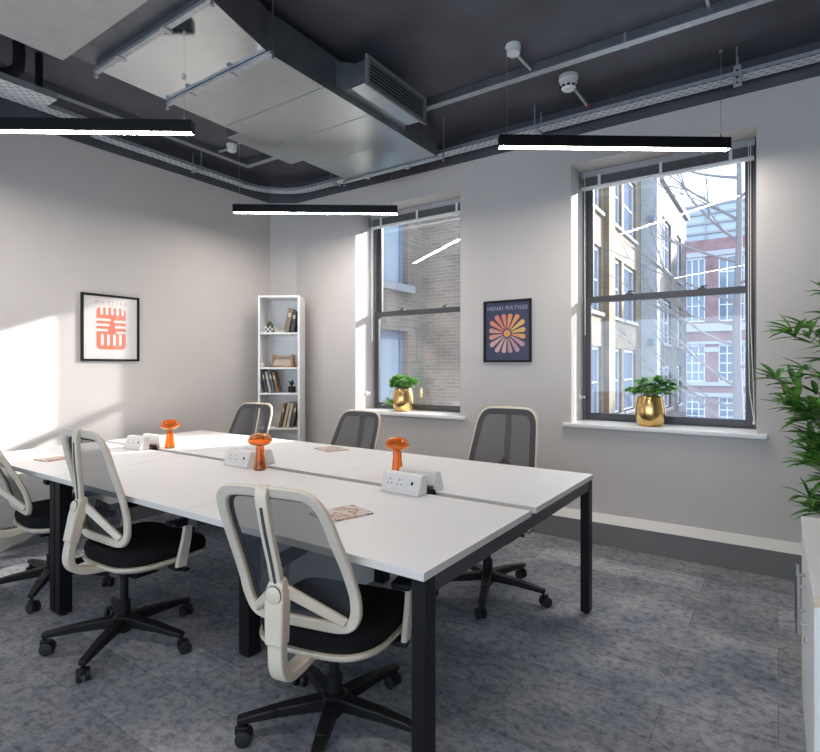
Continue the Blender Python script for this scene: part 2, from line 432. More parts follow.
# ------------------------------------------------------------------ desks
TT, TH = .73, .025
def desk_tops(parent, xs):
    for a, b in zip(xs[:-1], xs[1:]):
        for y0, y1, e in ((1.252, 2.040, 0), (2.094, 2.912, 1)):
            m = MB(); m.box(a+.0012, b-.0012, y0, y1, TT-TH, TT)
            for i in range(len(m.f)): m.m[i] = 0 if i in (0, 1) else 1
            m.build('desktop', [WHITE, EDGE], parent, world=True, bevel=.0012)
def leg_frame(parent, x0, x1, y0, y1, lw):
    zt = TT-TH
    k = dict(parent=parent, world=True)
    for ya, yb in ((y0, y0+lw), (y1-lw, y1)):
        l = MB(); l.box(x0, x1, ya, yb, .012, zt)
        o = l.build('leg', BLACKM, bevel=.002, **k)
        f = MB(); f.lathe([(.016,0),(.018,.004),(.018,.012)], 14, ((x0+x1)/2-parent.location.x, (ya+yb)/2-parent.location.y, 0))
        f.build('foot', RUBBER, o)
    MB().box(x0+.002, x1-.002, y0+lw, y1-lw, zt-.052, zt).build('end_beam', CHARM, bevel=.002, **k)

desk = thing('bench_desk', 'long white four place bench desk on black legs, its corner nearest the camera', 'desk', (-1.965, 2.08, 0), group='white bench desks')
DX = (-3.128, -1.967, -.812)
desk_tops(desk, DX)
leg_frame(desk, -.862, -.816, 1.262, 2.902, .058)
leg_frame(desk, -3.124, -3.072, 1.262, 2.902, .062)
k = dict(parent=desk, world=True)
for y in (1.555, 2.535):       # inset middle legs
    o = MB().box(-2.005, -1.938, y, y+.07, .012, TT-TH-.05).build('leg', BLACKM, bevel=.002, **k)
    MB().lathe([(.016,0),(.018,.004),(.018,.012)], 14, (-1.972+1.965, y+.035-2.08, 0)).build('foot', RUBBER, o)
MB().box(-2.0, -1.94, 1.30, 2.86, TT-TH-.05, TT-TH).build('middle_beam', CHARM, bevel=.002, **k)
for y in (1.42, 1.96, 2.16, 2.72):
    MB().box(-3.072, -.862, y, y+.04, TT-TH-.05, TT-TH-.004).build('rail', CHARM, bevel=.002, **k)
MB().box(-2.018, -1.998, 1.63, 2.53, .02, TT-TH-.052).build('gable_panel', WHITE, bevel=.002, **k)
m = MB(); m.box(-3.05, -2.05, 2.0, 2.14, .585, .592); m.box(-1.92, -.9, 2.0, 2.14, .585, .592)
for a, b in ((-3.05,-2.05), (-1.92,-.9)):
    m.box(a, b, 2.0, 2.004, .585, .66); m.box(a, b, 2.136, 2.14, .585, .66)
    for x in (a+.05, b-.07): m.box(x, x+.02, 2.0, 2.003, .66, TT-TH-.05); m.box(x, x+.02, 2.137, 2.14, .66, TT-TH-.05)
m.build('cable_tray', CHARM, **k)

desk2 = thing('bench_desk', 'white two place bench desk on black legs, end unit beside the left wall', 'desk', (-3.70, 2.08, 0), group='white bench desks')
desk_tops(desk2, (-4.279, -3.131))
leg_frame(desk2, -3.188, -3.136, 1.262, 2.902, .062)
leg_frame(desk2, -4.272, -4.226, 1.262, 2.902, .058)
k = dict(parent=desk2, world=True)
for y in (1.42, 1.96, 2.16, 2.72):
    MB().box(-4.226, -3.188, y, y+.04, TT-TH-.05, TT-TH-.004).build('rail', CHARM, bevel=.002, **k)
m = MB(); m.box(-4.2, -3.22, 2.0, 2.14, .585, .592); m.box(-4.2, -3.22, 2.0, 2.004, .585, .66); m.box(-4.2, -3.22, 2.136, 2.14, .585, .66)
for x in (-4.15, -3.29): m.box(x, x+.02, 2.0, 2.003, .66, TT-TH-.05); m.box(x, x+.02, 2.137, 2.14, .66, TT-TH-.05)
m.build('cable_tray', CHARM, **k)

# ------------------------------------------------------------------ power modules in the desk gap
def power_module(loc, rz, label):
    t = thing('power_module', label, 'power socket', loc, rz, 'desktop power modules')
    W = .212
    def housing(sgn):
        pr = [(.012*sgn+.022*sgn, 0), (.104*sgn, 0), (.104*sgn, .006), (.076*sgn, .083), (.068*sgn, .087), (.036*sgn, .087), (.034*sgn, .083)]
        m = MB()
        vs = [(x, y, z) for x in (-W/2, W/2) for y, z in pr]; n = len(pr)
        m.add(vs, [tuple(range(n)), tuple(range(2*n-1, n-1, -1))] + [(i, (i+1) % n, n+(i+1) % n, n+i) for i in range(n)])
        h = m.build('socket_housing', PLASTICW, t, bevel=.003)
        # socket plates, pins and charging ports on the sloping outer face
        a = Vector((0, .104*sgn, .006)); b = Vector((0, .076*sgn, .083)); up = (b-a).normalized(); nrm = Vector((0, sgn*up.z, -sgn*up.y)).normalized()
        nrm = Vector((0, sgn*abs(up.z), abs(up.y)))
        def P(u, v, o=.0006): return a + up*v + Vector((u, 0, 0)) + nrm*o
        def slab(mb, u, v, w, hh, th=.002):
            c = P(u, v); M = Matrix(((1,0,0,c.x),(0,up.y,nrm.y,c.y),(0,up.z,nrm.z,c.z),(0,0,0,1)))
            mb.obox(None, w, hh, th, M=M)
        for u in (-.062, -.008):
            uu = u*(1 if sgn < 0 else -1)
            pl = MB(); slab(pl, uu, .043, .048, .052, .003); s_ = pl.build('socket_plate', PLASTICW, h, bevel=.001)
            pin = MB(); slab(pin, uu, .056, .0045, .009, .0045); slab(pin, uu-.011, .036, .0075, .0045, .0045); slab(pin, uu+.011, .036, .0075, .0045, .0045)
            pin.build('pin_slots', BLACKP, h)
        uu = .062*(1 if sgn < 0 else -1)
        pp = MB(); slab(pp, uu, .046, .010, .013, .003); slab(pp, uu+.001, .052, .012, .004, .004)
        pp.build('usb_port', BLACKP, h)
    housing(-1); housing(1)
    # clamp and cables between the two housings
    m = MB(); m.box(-.085, .10, -.018, .018, -.02, .005); m.box(.02, .102, -.012, .020, .014, .026)
    m.build('clamp_bar', CHARM, t)
    m = MB()
    for i, yy in enumerate((-.012, .0, .012)):
        m.tube([(.095, yy, .012), (.115, yy, .010), (.122, yy, -.01), (.118, yy, -.08)], .004, 6)
    m.build('cable_bundle', BLACKP, t)
    return t
power_module((-1.405, 2.067, TT+.0008), -.04, 'white twin power socket module in the desk gap, rightmost and largest looking of the three')
power_module((-2.565, 2.067, TT+.0008), -.02, 'white twin power socket module right behind the middle glass mushroom')
power_module((-3.685, 2.067, TT+.0008), 0, 'white twin power socket module closest to the left wall')

# ------------------------------------------------------------------ glass mushrooms
def mushroom_mesh():
    st = MB(); st.lathe([(.0335,0),(.036,.004),(.0345,.012),(.0285,.05),(.024,.09),(.0235,.128),(.020,.128),(.020,.09),(.0245,.05),(.030,.014),(.001,.010)], 28)
    cap = MB(); prof = []
    for i in range(15):
        a = -PI/2*.82 + (PI/2+PI/2*.82)*i/14
        prof.append((max(.066*math.cos(a), .0008), .162 + (.044 if a > 0 else .030)*math.sin(a)))
    inner = [(max(r-.0035, .0006), .163+(z-.163)*.92) for r, z in prof[::-1]]
    cap.lathe(prof+inner, 28)
    return st, cap
def mushroom(loc, label):
    t = thing('glass_mushroom', label, 'ornament', loc, 0, 'amber glass mushrooms')
    st, cap = mushroom_mesh()
    st.build('stem', AMBER, t); cap.build('cap', AMBER, t)
    return t
m1 = mushroom((-2.376, 1.985, TT), 'amber glass mushroom ornament in front of the middle power module')
m2 = copy_tree(m1); m2.location = (-1.655, 2.29, TT); m2['label'] = 'amber glass mushroom ornament behind the rightmost of the three white socket modules'
m3 = copy_tree(m1); m3.location = (-3.526, 2.15, TT); m3['label'] = 'amber glass mushroom ornament closest to the left wall'

# ------------------------------------------------------------------ patterned mats / booklets
def booklet(c, w, d, rz, label):
    o = MB().box(-w/2, w/2, -d/2, d/2, 0, .006).build('booklet', PAPER)
    o.location = (c[0], c[1], TT); o.rotation_euler = (0,0,rz)
    tag(o, label, 'booklet', 'patterned booklets on the desks')
booklet((-1.403, 1.57), .155, .20, -.30, 'terracotta patterned booklet on the desk beside the nearest white chair back')
booklet((-2.55, 2.75), .20, .165, -.35, 'terracotta patterned booklet on the far side of the desk before the middle mesh chair')
booklet((-3.70, 1.49), .15, .16, .1, 'pale patterned booklet on the desk end by the left wall')

# ------------------------------------------------------------------ office chairs
def catmull(pts, n):
    out = []
    k = len(pts)
    for i in range(k-1):
        p0 = pts[max(i-1,0)]; p1 = pts[i]; p2 = pts[i+1]; p3 = pts[min(i+2,k-1)]
        for j in range(n):
            t = j/n
            out.append(tuple(.5*((2*b)+(-a+c)*t+(2*a-5*b+4*c-d)*t*t+(-a+3*b-3*c+d)*t**3) for a,b,c,d in zip(p0,p1,p2,p3)))
    out.append(pts[-1]); return out
HALF = [(0,0),(.08,0),(.145,.004),(.186,.020),(.211,.055),(.221,.105),(.221,.16),(.216,.24),(.208,.32),(.202,.38),(.196,.418),(.182,.455),(.158,.481),(.125,.494),(.07,.497),(0,.498)]
DPROF = [(0,.195),(.06,.200),(.14,.222),(.22,.258),(.34,.322),(.50,.402)]
def dback(v):
    for (a, da), (b, db) in zip(DPROF[:-1], DPROF[1:]):
        if v <= b: return da+(db-da)*(v-a)/(b-a)
    return DPROF[-1][1]
half = catmull(HALF, 3)
loop = half + [(-u, v) for u, v in half[-2:0:-1]]
def offset_loop(lp, d):
    n = len(lp); out = []
    for i in range(n):
        (x0,y0),(x1,y1) = lp[i-1], lp[(i+1) % n]
        tx, ty = x1-x0, y1-y0; l = math.hypot(tx, ty) or 1
        out.append((lp[i][0]-ty/l*d, lp[i][1]+tx/l*d))
    return out
ZBK = .452
def p3(uv, off=0): return (uv[0], -dback(max(uv[1],0))-off, ZBK+uv[1])
def ring_mesh(o1, o2, f, b):
    A = offset_loop(loop, o1); B = offset_loop(loop, o2); n = len(A); m = MB()
    vs = [p3(p, f) for p in A]+[p3(p, b) for p in A]+[p3(p, b) for p in B]+[p3(p, f) for p in B]
    fs = []
    for i in range(n):
        j = (i+1) % n
        for q in range(4):
            r = (q+1) % 4
            fs.append((q*n+i, q*n+j, r*n+j, r*n+i))
    return m.add(vs, fs)

def make_chair(label, ang0, lift):
    t = thing('office_chair', label, 'chair', group='white and black office chairs')
    # seat
    def outline(s, z, dz=0):
        pts = []
        for i in range(40):
            a = 2*PI*i/40; c, q = math.cos(a), math.sin(a)
            x = .238*math.copysign(abs(c)**.55, c); y = .232*math.copysign(abs(q)**.55, q)
            if q < 0: x *= 1-.10*(-q)
            zz = z - (max(y-.10, 0)/.132)**2*dz
            pts.append((x*s, y*s+.022, zz))
        return pts
    seat = MB().rings([outline(.97,.372,.02), outline(1.0,.392,.03), outline(1.015,.415,.035), outline(.99,.438,.035), outline(.93,.449,.03), outline(.6,.444,.01), outline(.1,.441,0)])
    se = seat.build('seat', BLACKF, t)
    MB().rings([outline(.90,.345,.01), outline(1.0,.358,.02), outline(1.035,.370,.022), outline(1.035,.379,.024), outline(.98,.380,.024)]).build('seat_shell', BEIGE, se)
    # mechanism, column, lever
    m = MB(); m.box(-.085,.085,-.13,.13,.300,.348); m.box(-.045,.045,-.06,.06,.262,.302)
    me_ = m.build('mechanism', BLACKP, t, bevel=.008)
    m = MB(); m.tube([(.07,.05,.315),(.17,.06,.318),(.21,.065,.314)], [.008,.008,.010], 8); m.build('height_lever', BLACKP, me_)
    MB().obox((.225,.068,.312), .07,.032,.012, .2).build('lever_paddle', BLACKP, me_, bevel=.004)
    m = MB(); m.tube([(-.07,.05,.315),(-.19,.06,.312),(-.24,.065,.31)], [.008,.008,.012], 8); m.build('tilt_lever', BLACKP, me_)
    m = MB(); m.lathe([(.026,.055),(.028,.06),(.028,.20),(.024,.205),(.018,.207),(.018,.28+lift)], 20); m.build('gas_column', BLACKP, t)
    # star base
    m = MB(); m.lathe([(.046,.075),(.052,.085),(.052,.125),(.040,.138),(.030,.140)], 24)
    for i in range(5):
        a = ang0 + i*2*PI/5; c, q = math.cos(a), math.sin(a)
        m.bar((c*.03,q*.03,.108), (c*.20,q*.20,.100), .052, .046, w2=.044, h2=.034)
        m.bar((c*.195,q*.195,.100), (c*.335,q*.335,.085), .044, .034, w2=.034, h2=.022)
    m.build('star_base', BLACKP, t, bevel=.006)
    for i in range(5):
        a = ang0 + i*2*PI/5; c, q = math.cos(a), math.sin(a)
        cx_, cy_ = c*.325, q*.325
        h = MB(); h.tube([(cx_,cy_,.082),(cx_,cy_,.058)], .008, 8)
        b = a+.9+i*.7; ux, uy = math.cos(b), math.sin(b)
        px_, py_ = cx_+ux*.014, cy_+uy*.014
        h.obox((cx_+ux*.006, cy_+uy*.006, .050), .045, .020, .026, b)
        ca = h.build('caster', BLACKP, t, bevel=.004)
        w = MB()
        for sgn in (-1, 1):
            M = Matrix.Translation((px_-uy*.017*sgn, py_+ux*.017*sgn, .0285)) @ Matrix.Rotation(b, 4, 'Z')
            ring = []
            for yy, rr in ((-.009,.022),(-.007,.0275),(.007,.0275),(.009,.022)):
                ring.append([M @ Vector((rr*math.cos(2*PI*j/18), yy, rr*math.sin(2*PI*j/18))) for j in range(18)])
            w.rings(ring)
        w.build('wheels', RUBBER, ca)
    # back
    fr = ring_mesh(0, .036, 0, .022).build('back_frame', BEIGE, t, bevel=.0065, seg=3)
    ring_mesh(.010, .044, -.004, .001).build('mesh_border', BORDER, fr)
    inner = offset_loop(loop, .040)[:len(half)]
    m = MB(); vs = []
    for u, v in inner: vs += [p3((-max(u,0), v), -.001), p3((max(u,0), v), -.001)]
    m.add(vs, [(2*i, 2*i+1, 2*i+3, 2*i+2) for i in range(len(inner)-1)])
    m.build('back_mesh', MESH, t)
    # spine: sleeve, hooked lower bracket, upper bar and the two struts
    m = MB()
    path = catmull([(0,-.338,.63),(0,-.342,.54),(0,-.344,.44),(0,-.338,.385),(0,-.312,.352),(0,-.26,.340),(0,-.18,.344),(0,-.09,.352)], 4)
    m.sweep(path, .052, .034)
    sp = m.build('spine', BEIGE, t, bevel=.006, seg=3)
    MB().sweep([(0,-.336,.66),(0,-.341,.625),(0,-.344,.575),(0,-.346,.462)], [.040,.062,.066,.062], [.03,.046,.048,.044]).build('height_sleeve', BEIGE, sp, bevel=.007, seg=3)
    m = MB(); m.sweep(catmull([(0,-.338,.62),(0,-.362,.71),(0,-.396,.82),(0,-.420,.925),(0,-.405,.948)], 3), .040, .020)
    m.build('upper_bar', BEIGE, sp, bevel=.006, seg=3)
    m = MB(); m.sweep(catmull([(0,-.3535,.645),(0,-.3715,.71),(0,-.4035,.81),(0,-.4225,.89)], 3), .010, .005); m.build('slot', BORDER, sp)
    for s in (-1, 1):
        m = MB(); m.bar((s*.012,-.332,.625), (s*.165,-.222,.498), .034, .020, up=(0,-1,.4), w2=.030, h2=.018)
        m.build('strut', BEIGE, sp, bevel=.005)
    m = MB(); m.lathe([(.026,0),(.026,-.006),(.022,-.008)], 24, (0,-.362,.615), axis='Y'); m.build('pivot_cap', BEIGE, sp)
    m = MB(); m.lathe([(.0275,-.001),(.0285,-.004),(.0275,-.0045)], 24, (0,-.362,.615), axis='Y'); m.build('pivot_ring', BORDER, sp)
    # arms
    for s in (-1, 1):
        m = MB(); m.sweep([(s*.262,.035,.335),(s*.262,.045,.38),(s*.262,.065,.46),(s*.262,.075,.535)], .020, [.052,.052,.046,.042])
        a = m.build('armrest', BEIGE, t, bevel=.005)
        m = MB(); m.box(min(s*.20,s*.272), max(s*.20,s*.272), .01,.06,.325,.345); m.build('arm_bracket', BLACKP, a, bevel=.004)
        m = MB(); m.box(s*.262-.036, s*.262+.036, -.02,.19,.533,.560); m.build('arm_pad', BLACKP, a, bevel=.010, seg=3)
    return t

def place_chair(ch, x, y, deg, lift, slide=0, tilt=0):
    ch.location = (x, y, 0); ch.rotation_euler = (0,0,math.radians(deg))
    for c in ch.children:
        n = c.name.split('.')[0]
        if n in ('star_base', 'caster', 'gas_column'): c.location.z = 0
        else: c.location.z = lift; c.location.y = slide
        if n in ('back_frame', 'back_mesh', 'spine') and tilt:   # set the back more or less upright
            a = math.radians(tilt); py, pz = -.14, .36
            c.rotation_euler = (a, 0, 0)
            c.location.y += py-(py*math.cos(a)-pz*math.sin(a)); c.location.z += pz-(py*math.sin(a)+pz*math.cos(a))
    return ch

CHAIRS = [  # x, y, rotation, base turn, lift, seat slide, back tilt, label
    (-1.315, 1.435, 13, 12, .012, .0, 0, 'white backed black office chair nearest the camera, drawn up to the desk corner'),
    (-2.550, 1.325, 1, 17, .034, .085, -12, 'white backed black office chair second along the near side of the desks'),
    (-3.53, 1.41, -6, -38, .03, .05, 0, 'white backed black office chair cut off by the left picture edge'),
    (-1.375, 2.79, 184, 3, .08, .01, -5, 'grey mesh office chair facing us between the two windows'),
    (-2.62, 2.80, 182, 30, .01, 0, -2, 'grey mesh office chair facing us below the window beside the bookcase'),
    (-3.78, 2.80, 190, 50, .02, 0, -2, 'grey mesh office chair facing us in front of the white bookcase'),
]
for x, y, deg, a0, lift, slide, tilt, lab in CHAIRS:
    place_chair(make_chair(lab, math.radians(a0-deg), lift), x, y, deg, lift, slide, tilt)

# ------------------------------------------------------------------ pendant lamps
def lamp(p, ang, L, label, tops, side_wire=True):
    t = thing('linear_pendant_lamp', label, 'lamp', (p[0], p[1], 2.65), ang, 'black linear pendant lamps')
    W, H = .054, .07
    m = MB(); m.box(-L/2, L/2, -W/2, W/2, .006, H); m.box(-L/2, L/2, -W/2, -W/2+.003, 0, .006); m.box(-L/2, L/2, W/2-.003, W/2, 0, .006)
    m.box(-L/2, -L/2+.004, -W/2, W/2, 0, .006); m.box(L/2-.004, L/2, -W/2, W/2, 0, .006)
    m.build('housing', BLACKM, t)
    MB().box(-L/2+.004, L/2-.004, -W/2+.003, W/2-.003, .0015, .0055).build('diffuser', LED, t)
    for s, top in zip((-1, 1), tops):
        x = s*(L/2-.05)
        m = MB(); m.tube([(x,0,H+.02),(x,0,top-2.65)], .0016, 6); m.lathe([(.008,H),(.008,H+.02),(.003,H+.028)], 10, (x,0,0))
        m.lathe([(.002,-.02),(.012,-.012),(.012,0)], 12, (x,0,top-2.65))
        m.build('suspension_wire', STEEL, t)
    return t
A = math.atan2(.852, 1.169)
lamp((-.834, 3.446), A, 1.437, 'black linear pendant lamp hanging before the window nearest the bamboo plant', (ZC, ZC))
lamp((-3.355, 3.42), A, 1.437, 'black linear pendant lamp hanging before the white bookcase corner', (ZC, ZC-.02))
lamp((-2.789-.581, 1.844-.423), A, 1.437, 'black linear pendant lamp cut by the left picture edge, above the left desk end', (2.997, 2.978))
# two unseen lamps added out of view to brighten the room
lamp((-.75, .15), A, 1.437, 'added black linear pendant lamp over the camera position, out of view', (ZC, ZC))
lamp((.6, -1.6), A, 1.437, 'added black linear pendant lamp at the rear of the room, out of view', (ZC, ZC))

# ------------------------------------------------------------------ ceiling services
# long duct with foil section, fan coil unit
duct = thing('air_duct', 'large rectangular galvanised air duct running under the dark ceiling to the windows', 'duct', (-2.715, 2.6, 2.98))
k = dict(parent=duct, world=True)
DX0, DX1, DY0, DY1, DZ0, DZ1 = -3.19, -2.245, 1.93, 3.65, 2.98, 3.206
def duct_box(x0, x1, y0, y1, z0, z1, x0b=None, x1b=None):
    x0b = x0 if x0b is None else x0b; x1b = x1 if x1b is None else x1b
    m = MB()
    m.add([(x0b,y0,z0),(x1b,y0,z0),(x1,y1,z0),(x0,y1,z0),(x0b,y0,z1),(x1b,y0,z1),(x1,y1,z1),(x0,y1,z1)],
          [(0,1,2,3)], 0)
    m.f += [[4,7,6,5],[0,4,5,1],[1,5,6,2],[2,6,7,3],[3,7,4,0]]; m.m += [1]*5  # sides take the darker steel, standing in for shade
    return m
m = duct_box(DX0, DX1, DY0, DY1, DZ0, DZ1)
for y in (2.36, 2.79, 3.22):                    # raised seams
    m.box(DX0-.002, DX1+.002, y-.004, y+.004, DZ0-.003, DZ0+.001)
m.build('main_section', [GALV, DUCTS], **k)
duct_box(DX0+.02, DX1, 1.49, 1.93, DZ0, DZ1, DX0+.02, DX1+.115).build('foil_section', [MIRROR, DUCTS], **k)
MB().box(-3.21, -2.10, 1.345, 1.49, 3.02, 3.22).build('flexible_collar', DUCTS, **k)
for y, x0, x1 in ((1.49, -3.16, -2.12), (1.93, -3.18, -2.22), (3.655, -3.22, -2.20)):
    m = MB(); m.box(x0-.01, x1+.01, y-.014, y+.014, DZ0-.022, DZ0-.004)
    s_ = m.build('support_channel', GALVD, **k)
    for fx in (.25, .66):
        x = x0+(x1-x0)*fx
        o = MB().box(x-.016, x+.016, y-.028, y+.026, DZ0-.030, DZ0-.022).build('channel_clip', GALVD, None); o.parent = s_
        for v in o.data.vertices: v.co -= duct.location
    for x in (x0-.012, x1+.012):
        o = MB().tube([(x, y, DZ0-.05), (x, y, ZC)], .005, 8).build('threaded_rod', STEEL, **k)
        m = MB(); m.lathe([(.011,-.045),(.011,-.036)], 6, (x-duct.location.x, y-duct.location.y, 0)); m.build('nut', STEEL, o)
# side outlet with grille on the right
m = MB()
m.add([(DX1,2.46,3.02),(-2.13,2.49,2.985),(-2.13,3.05,2.985),(DX1,3.20,3.02),(DX1,2.46,3.18),(-2.13,2.49,3.15),(-2.13,3.05,3.15),(DX1,3.20,3.18)],
      [(0,1,2,3),(4,7,6,5),(0,4,5,1),(1,5,6,2),(2,6,7,3),(3,7,4,0)])
m.box(-2.13, -2.0, 2.47, 3.07, 2.985, 3.125)
for i in range(len(m.f)): m.m[i] = 1  # outlet sides darkened in colour to stand for shade
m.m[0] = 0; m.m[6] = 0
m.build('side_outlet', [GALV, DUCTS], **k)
g = MB()
ga, gb, gc, gd = 2.445, 3.09, 2.958, 3.142
g.box(-2.0, -1.985, ga, gb, gc, gc+.024); g.box(-2.0, -1.985, ga, gb, gd-.024, gd); g.box(-2.0, -1.985, ga, ga+.028, gc+.024, gd-.024); g.box(-2.0, -1.985, gb-.028, gb, gc+.024, gd-.024)
gr = g.build('grille', GREYF, bevel=.002, **k)
for i in range(6):
    z = gc+.038+i*.0215
    o = MB().bar((-1.993, ga+.028, z), (-1.993, gb-.028, z), .016, .004, up=(.5,0,1)).build('grille_blade', GREYF, None); o.parent = gr
    for v in o.data.vertices: v.co -= duct.location
MB().box(-2.0, -1.999, ga+.02, gb-.02, gc+.02, gd-.02).build('grille_void', BLACKM, **k)
# mirrored outlet on the left
m = MB(); m.box(DX0-.20, DX0, 2.52, 3.16, 3.01, 3.15)
for i in range(len(m.f)): m.m[i] = 0 if i == 0 else 1  # all but the underside toned darker in place of shade
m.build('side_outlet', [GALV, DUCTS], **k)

ac = thing('fan_coil_unit', 'large pale grey air handling casing at the top left, before the foil duct section', 'air conditioner', (-2.5, .5, 2.98))
k = dict(parent=ac, world=True)
MB().box(-3.23, -1.75, -.4, 1.345, 2.98, 3.20).build('casing', ACG, bevel=.003, **k)
for (x, y) in ((-3.1,-.3),(-1.85,-.3),(-3.1,1.2),(-1.85,1.2)):
    MB().tube([(x,y,3.2),(x,y,ZC)], .005, 8).build('threaded_rod', STEEL, **k)

# trays: local x runs along the tray
def tray(p, q, w, label, rods, h=.028, side=True):
    p = Vector(p); q = Vector(q); L = (q-p).length; a = math.atan2(q.y-p.y, q.x-p.x); c = (p+q)/2
    t = thing('cable_tray', label, 'cable tray', c, a, 'perforated steel cable trays')
    m = MB(); m.box(-L/2, L/2, -w/2, w/2, 0, .003); m.build('tray_base', PERF, t)
    m = MB(); m.box(-L/2, L/2, -w/2, -w/2+.002, 0, h); m.box(-L/2, L/2, w/2-.002, w/2, 0, h); m.build('tray_flange', GALVD, t)
    for r in rods:
        x = -L/2+r
        m = MB(); m.box(x-.014, x+.014, -w/2-.02, w/2+.02, -.012, -.001); m.tube([(x, -w/2-.012, -.01), (x, -w/2-.012, ZC-c.z)], .0045, 8)
        m.tube([(x, w/2+.012, -.01), (x, w/2+.012, ZC-c.z)], .0045, 8)
        m.build('hanger', GALVD, t)
    return t
wt = tray((-3.93, 3.92, 3.10), (2.5, 3.92, 3.10), .105, 'long perforated cable tray along the top of the window wall', (.35, 2.42, 3.72, 5.3))
m = MB(); m.box(-.227,-.187,3.842,3.848,3.02,3.15); m.box(-.227,-.187,3.842,3.99,3.083,3.087)
for z in (3.045, 3.075, 3.12): m.lathe([(.007,0),(.007,-.001)], 10, (-.207,3.8418,z), axis='Y', mi=1)
m.build('hanging_bracket', [GALVD, BLACKM], wt, world=True)
tray((-4.385, 2.04, 3.10), (-4.385, 3.45, 3.10), .105, 'perforated cable tray along the top of the left wall above the bookcase side', (.9,))
tray((-4.29, -.6, 3.13), (-4.29, 1.93, 3.13), .105, 'perforated cable tray along the left wall, its end hidden by the near pendant lamp', (1.2,))
# curved corner piece
t = thing('cable_tray_bend', 'curved perforated cable tray piece in the ceiling corner over the bookcase', 'cable tray', (-4.1, 3.6, 3.10), group='perforated steel cable trays')
m = MB(); n = 12; r0 = .36; cxx, cyy = -4.385+.0525-.0+ .41, 3.45
vs_i, vs_o = [], []
R_o, R_i = .455+.0, .35
cc = Vector((-3.93, 3.46))
ring = []
for i in range(n+1):
    a = PI - i*(PI/2)/n
    ring.append((math.cos(a), math.sin(a)))
o_, i_ = .5125, .4075
pts = []
for c_, s_ in ring:
    pts.append([(cc.x+c_*o_, cc.y+s_*o_, 3.10), (cc.x+c_*i_, cc.y+s_*i_, 3.10), (cc.x+c_*i_, cc.y+s_*i_, 3.103), (cc.x+c_*o_, cc.y+s_*o_, 3.103)])
m.rings(pts); m.build('tray_base', PERF, t, world=True)
m = MB()
for rr in (o_, i_):
    m.rings([[(cc.x+c_*(rr+.001), cc.y+s_*(rr+.001), 3.10), (cc.x+c_*(rr-.001), cc.y+s_*(rr-.001), 3.10), (cc.x+c_*(rr-.001), cc.y+s_*(rr-.001), 3.128), (cc.x+c_*(rr+.001), cc.y+s_*(rr+.001), 3.128)] for c_, s_ in ring])
m.build('tray_flange', GALVD, t, world=True)

# wide bracket tray with two black pipes rising from it
tr = tray((-3.86, -.3, 3.0), (-3.86, 1.54, 3.0), .17, 'broad perforated tray carrying two black pipes at the left', (1.0,), h=.04)
m = MB(); m.tube(catmull([(-3.84,.4,3.04),(-3.84,1.15,3.04),(-3.825,1.26,3.055),(-3.805,1.325,3.10),(-3.80,1.338,3.16),(-3.80,1.338,ZC)], 4), .033, 14)
tag(m.build('insulated_pipe', BLACKP), 'thicker black pipe bending down onto the broad perforated tray', 'pipe', 'black insulated pipes')
m = MB(); m.tube([(-3.825,1.455,3.006),(-3.825,1.455,ZC-.001)], .021, 12)
tag(m.build('insulated_pipe', BLACKP), 'thinner straight black pipe rising from the end of the broad perforated tray', 'pipe', 'black insulated pipes')

# galvanised trunking loop on the ceiling
t = thing('cable_trunking', 'galvanised square trunking running round the dark ceiling inside the trays', 'trunking', (-2, 3.35, 3.21))
k = dict(parent=t, world=True)
m = MB(); m.box(-4.205, 2.5, 3.318, 3.372, 3.21, 3.214); m.box(-4.205, -4.151, -.6, 3.318, 3.21, 3.214); m.build('trunking_lid', GALVD, **k)
m = MB(); m.box(-4.205, 2.5, 3.318, 3.372, 3.214, 3.268); m.box(-4.205, -4.151, -.6, 3.318, 3.214, 3.268); m.build('trunking_body', DUCTS, **k)  # dark body colour stands in for shade on the trunking sides
for x in (-.744, .9):
    m = MB(); m.box(x-.006, x+.006, 3.312, 3.378, 3.206, 3.2695); m.build('coupler', GALVD, **k)
m = MB(); m.tube([(-.31,2.3,3.255),(-.31,3.316,3.255)], .0115, 10); m.build('conduit_stub', GALVD, **k)

def rose(x, y, end, label, detector=False):
    r = .046 if not detector else .064
    nm = 'smoke_detector' if detector else 'ceiling_rose'
    t = thing(nm, label, 'smoke detector' if detector else 'ceiling rose', (x, y, ZC), 0, None if detector else 'white ceiling roses')
    if detector:
        MB().lathe([(r,-.0005),(r,-.028),(r*.86,-.034)], 28).build('mounting_base', PLASTICW, t)
        MB().lathe([(r*.86,-.034),(r*.9,-.07),(r*.70,-.088)], 28).build('sensor_body', PLASTICW, t)
        m = MB()
        for i in range(10):
            a = 2*PI*i/10; m.obox((math.cos(a)*r*.82, math.sin(a)*r*.82, -.078), .012, .022, .010, a)
        m.build('vent_slot', BLACKP, t)
        MB().lathe([(r*.70,-.086),(r*.55,-.096),(.002,-.100)], 28).build('sensor_cap', PLASTICW, t)
    else:
        MB().lathe([(r,-.0005),(r,-.022),(r*.92,-.026)], 24).build('mounting_base', PLASTICW, t)
        MB().lathe([(r*.9,-.026),(r*.9,-.055),(r*.6,-.066),(.006,-.068)], 24).build('cover', PLASTICW, t)
    d = Vector((end[0]-x, end[1]-y, 0)); L = d.length; d.normalize()
    z0 = -.045 if detector else -.035
    m = MB(); m.tube([d*(r*.7)+Vector((0,0,z0)), Vector((d.x*L, d.y*L, end[2]-ZC))], .011, 10)
    m.build('conduit', GALVD, t)
    if detector:
        m = MB(); m.lathe([(.016,-.012),(.018,0),(.016,.012)], 10, (d.x*L, d.y*L, end[2]-ZC)); m.build('red_clip', REDP, t)
    return t
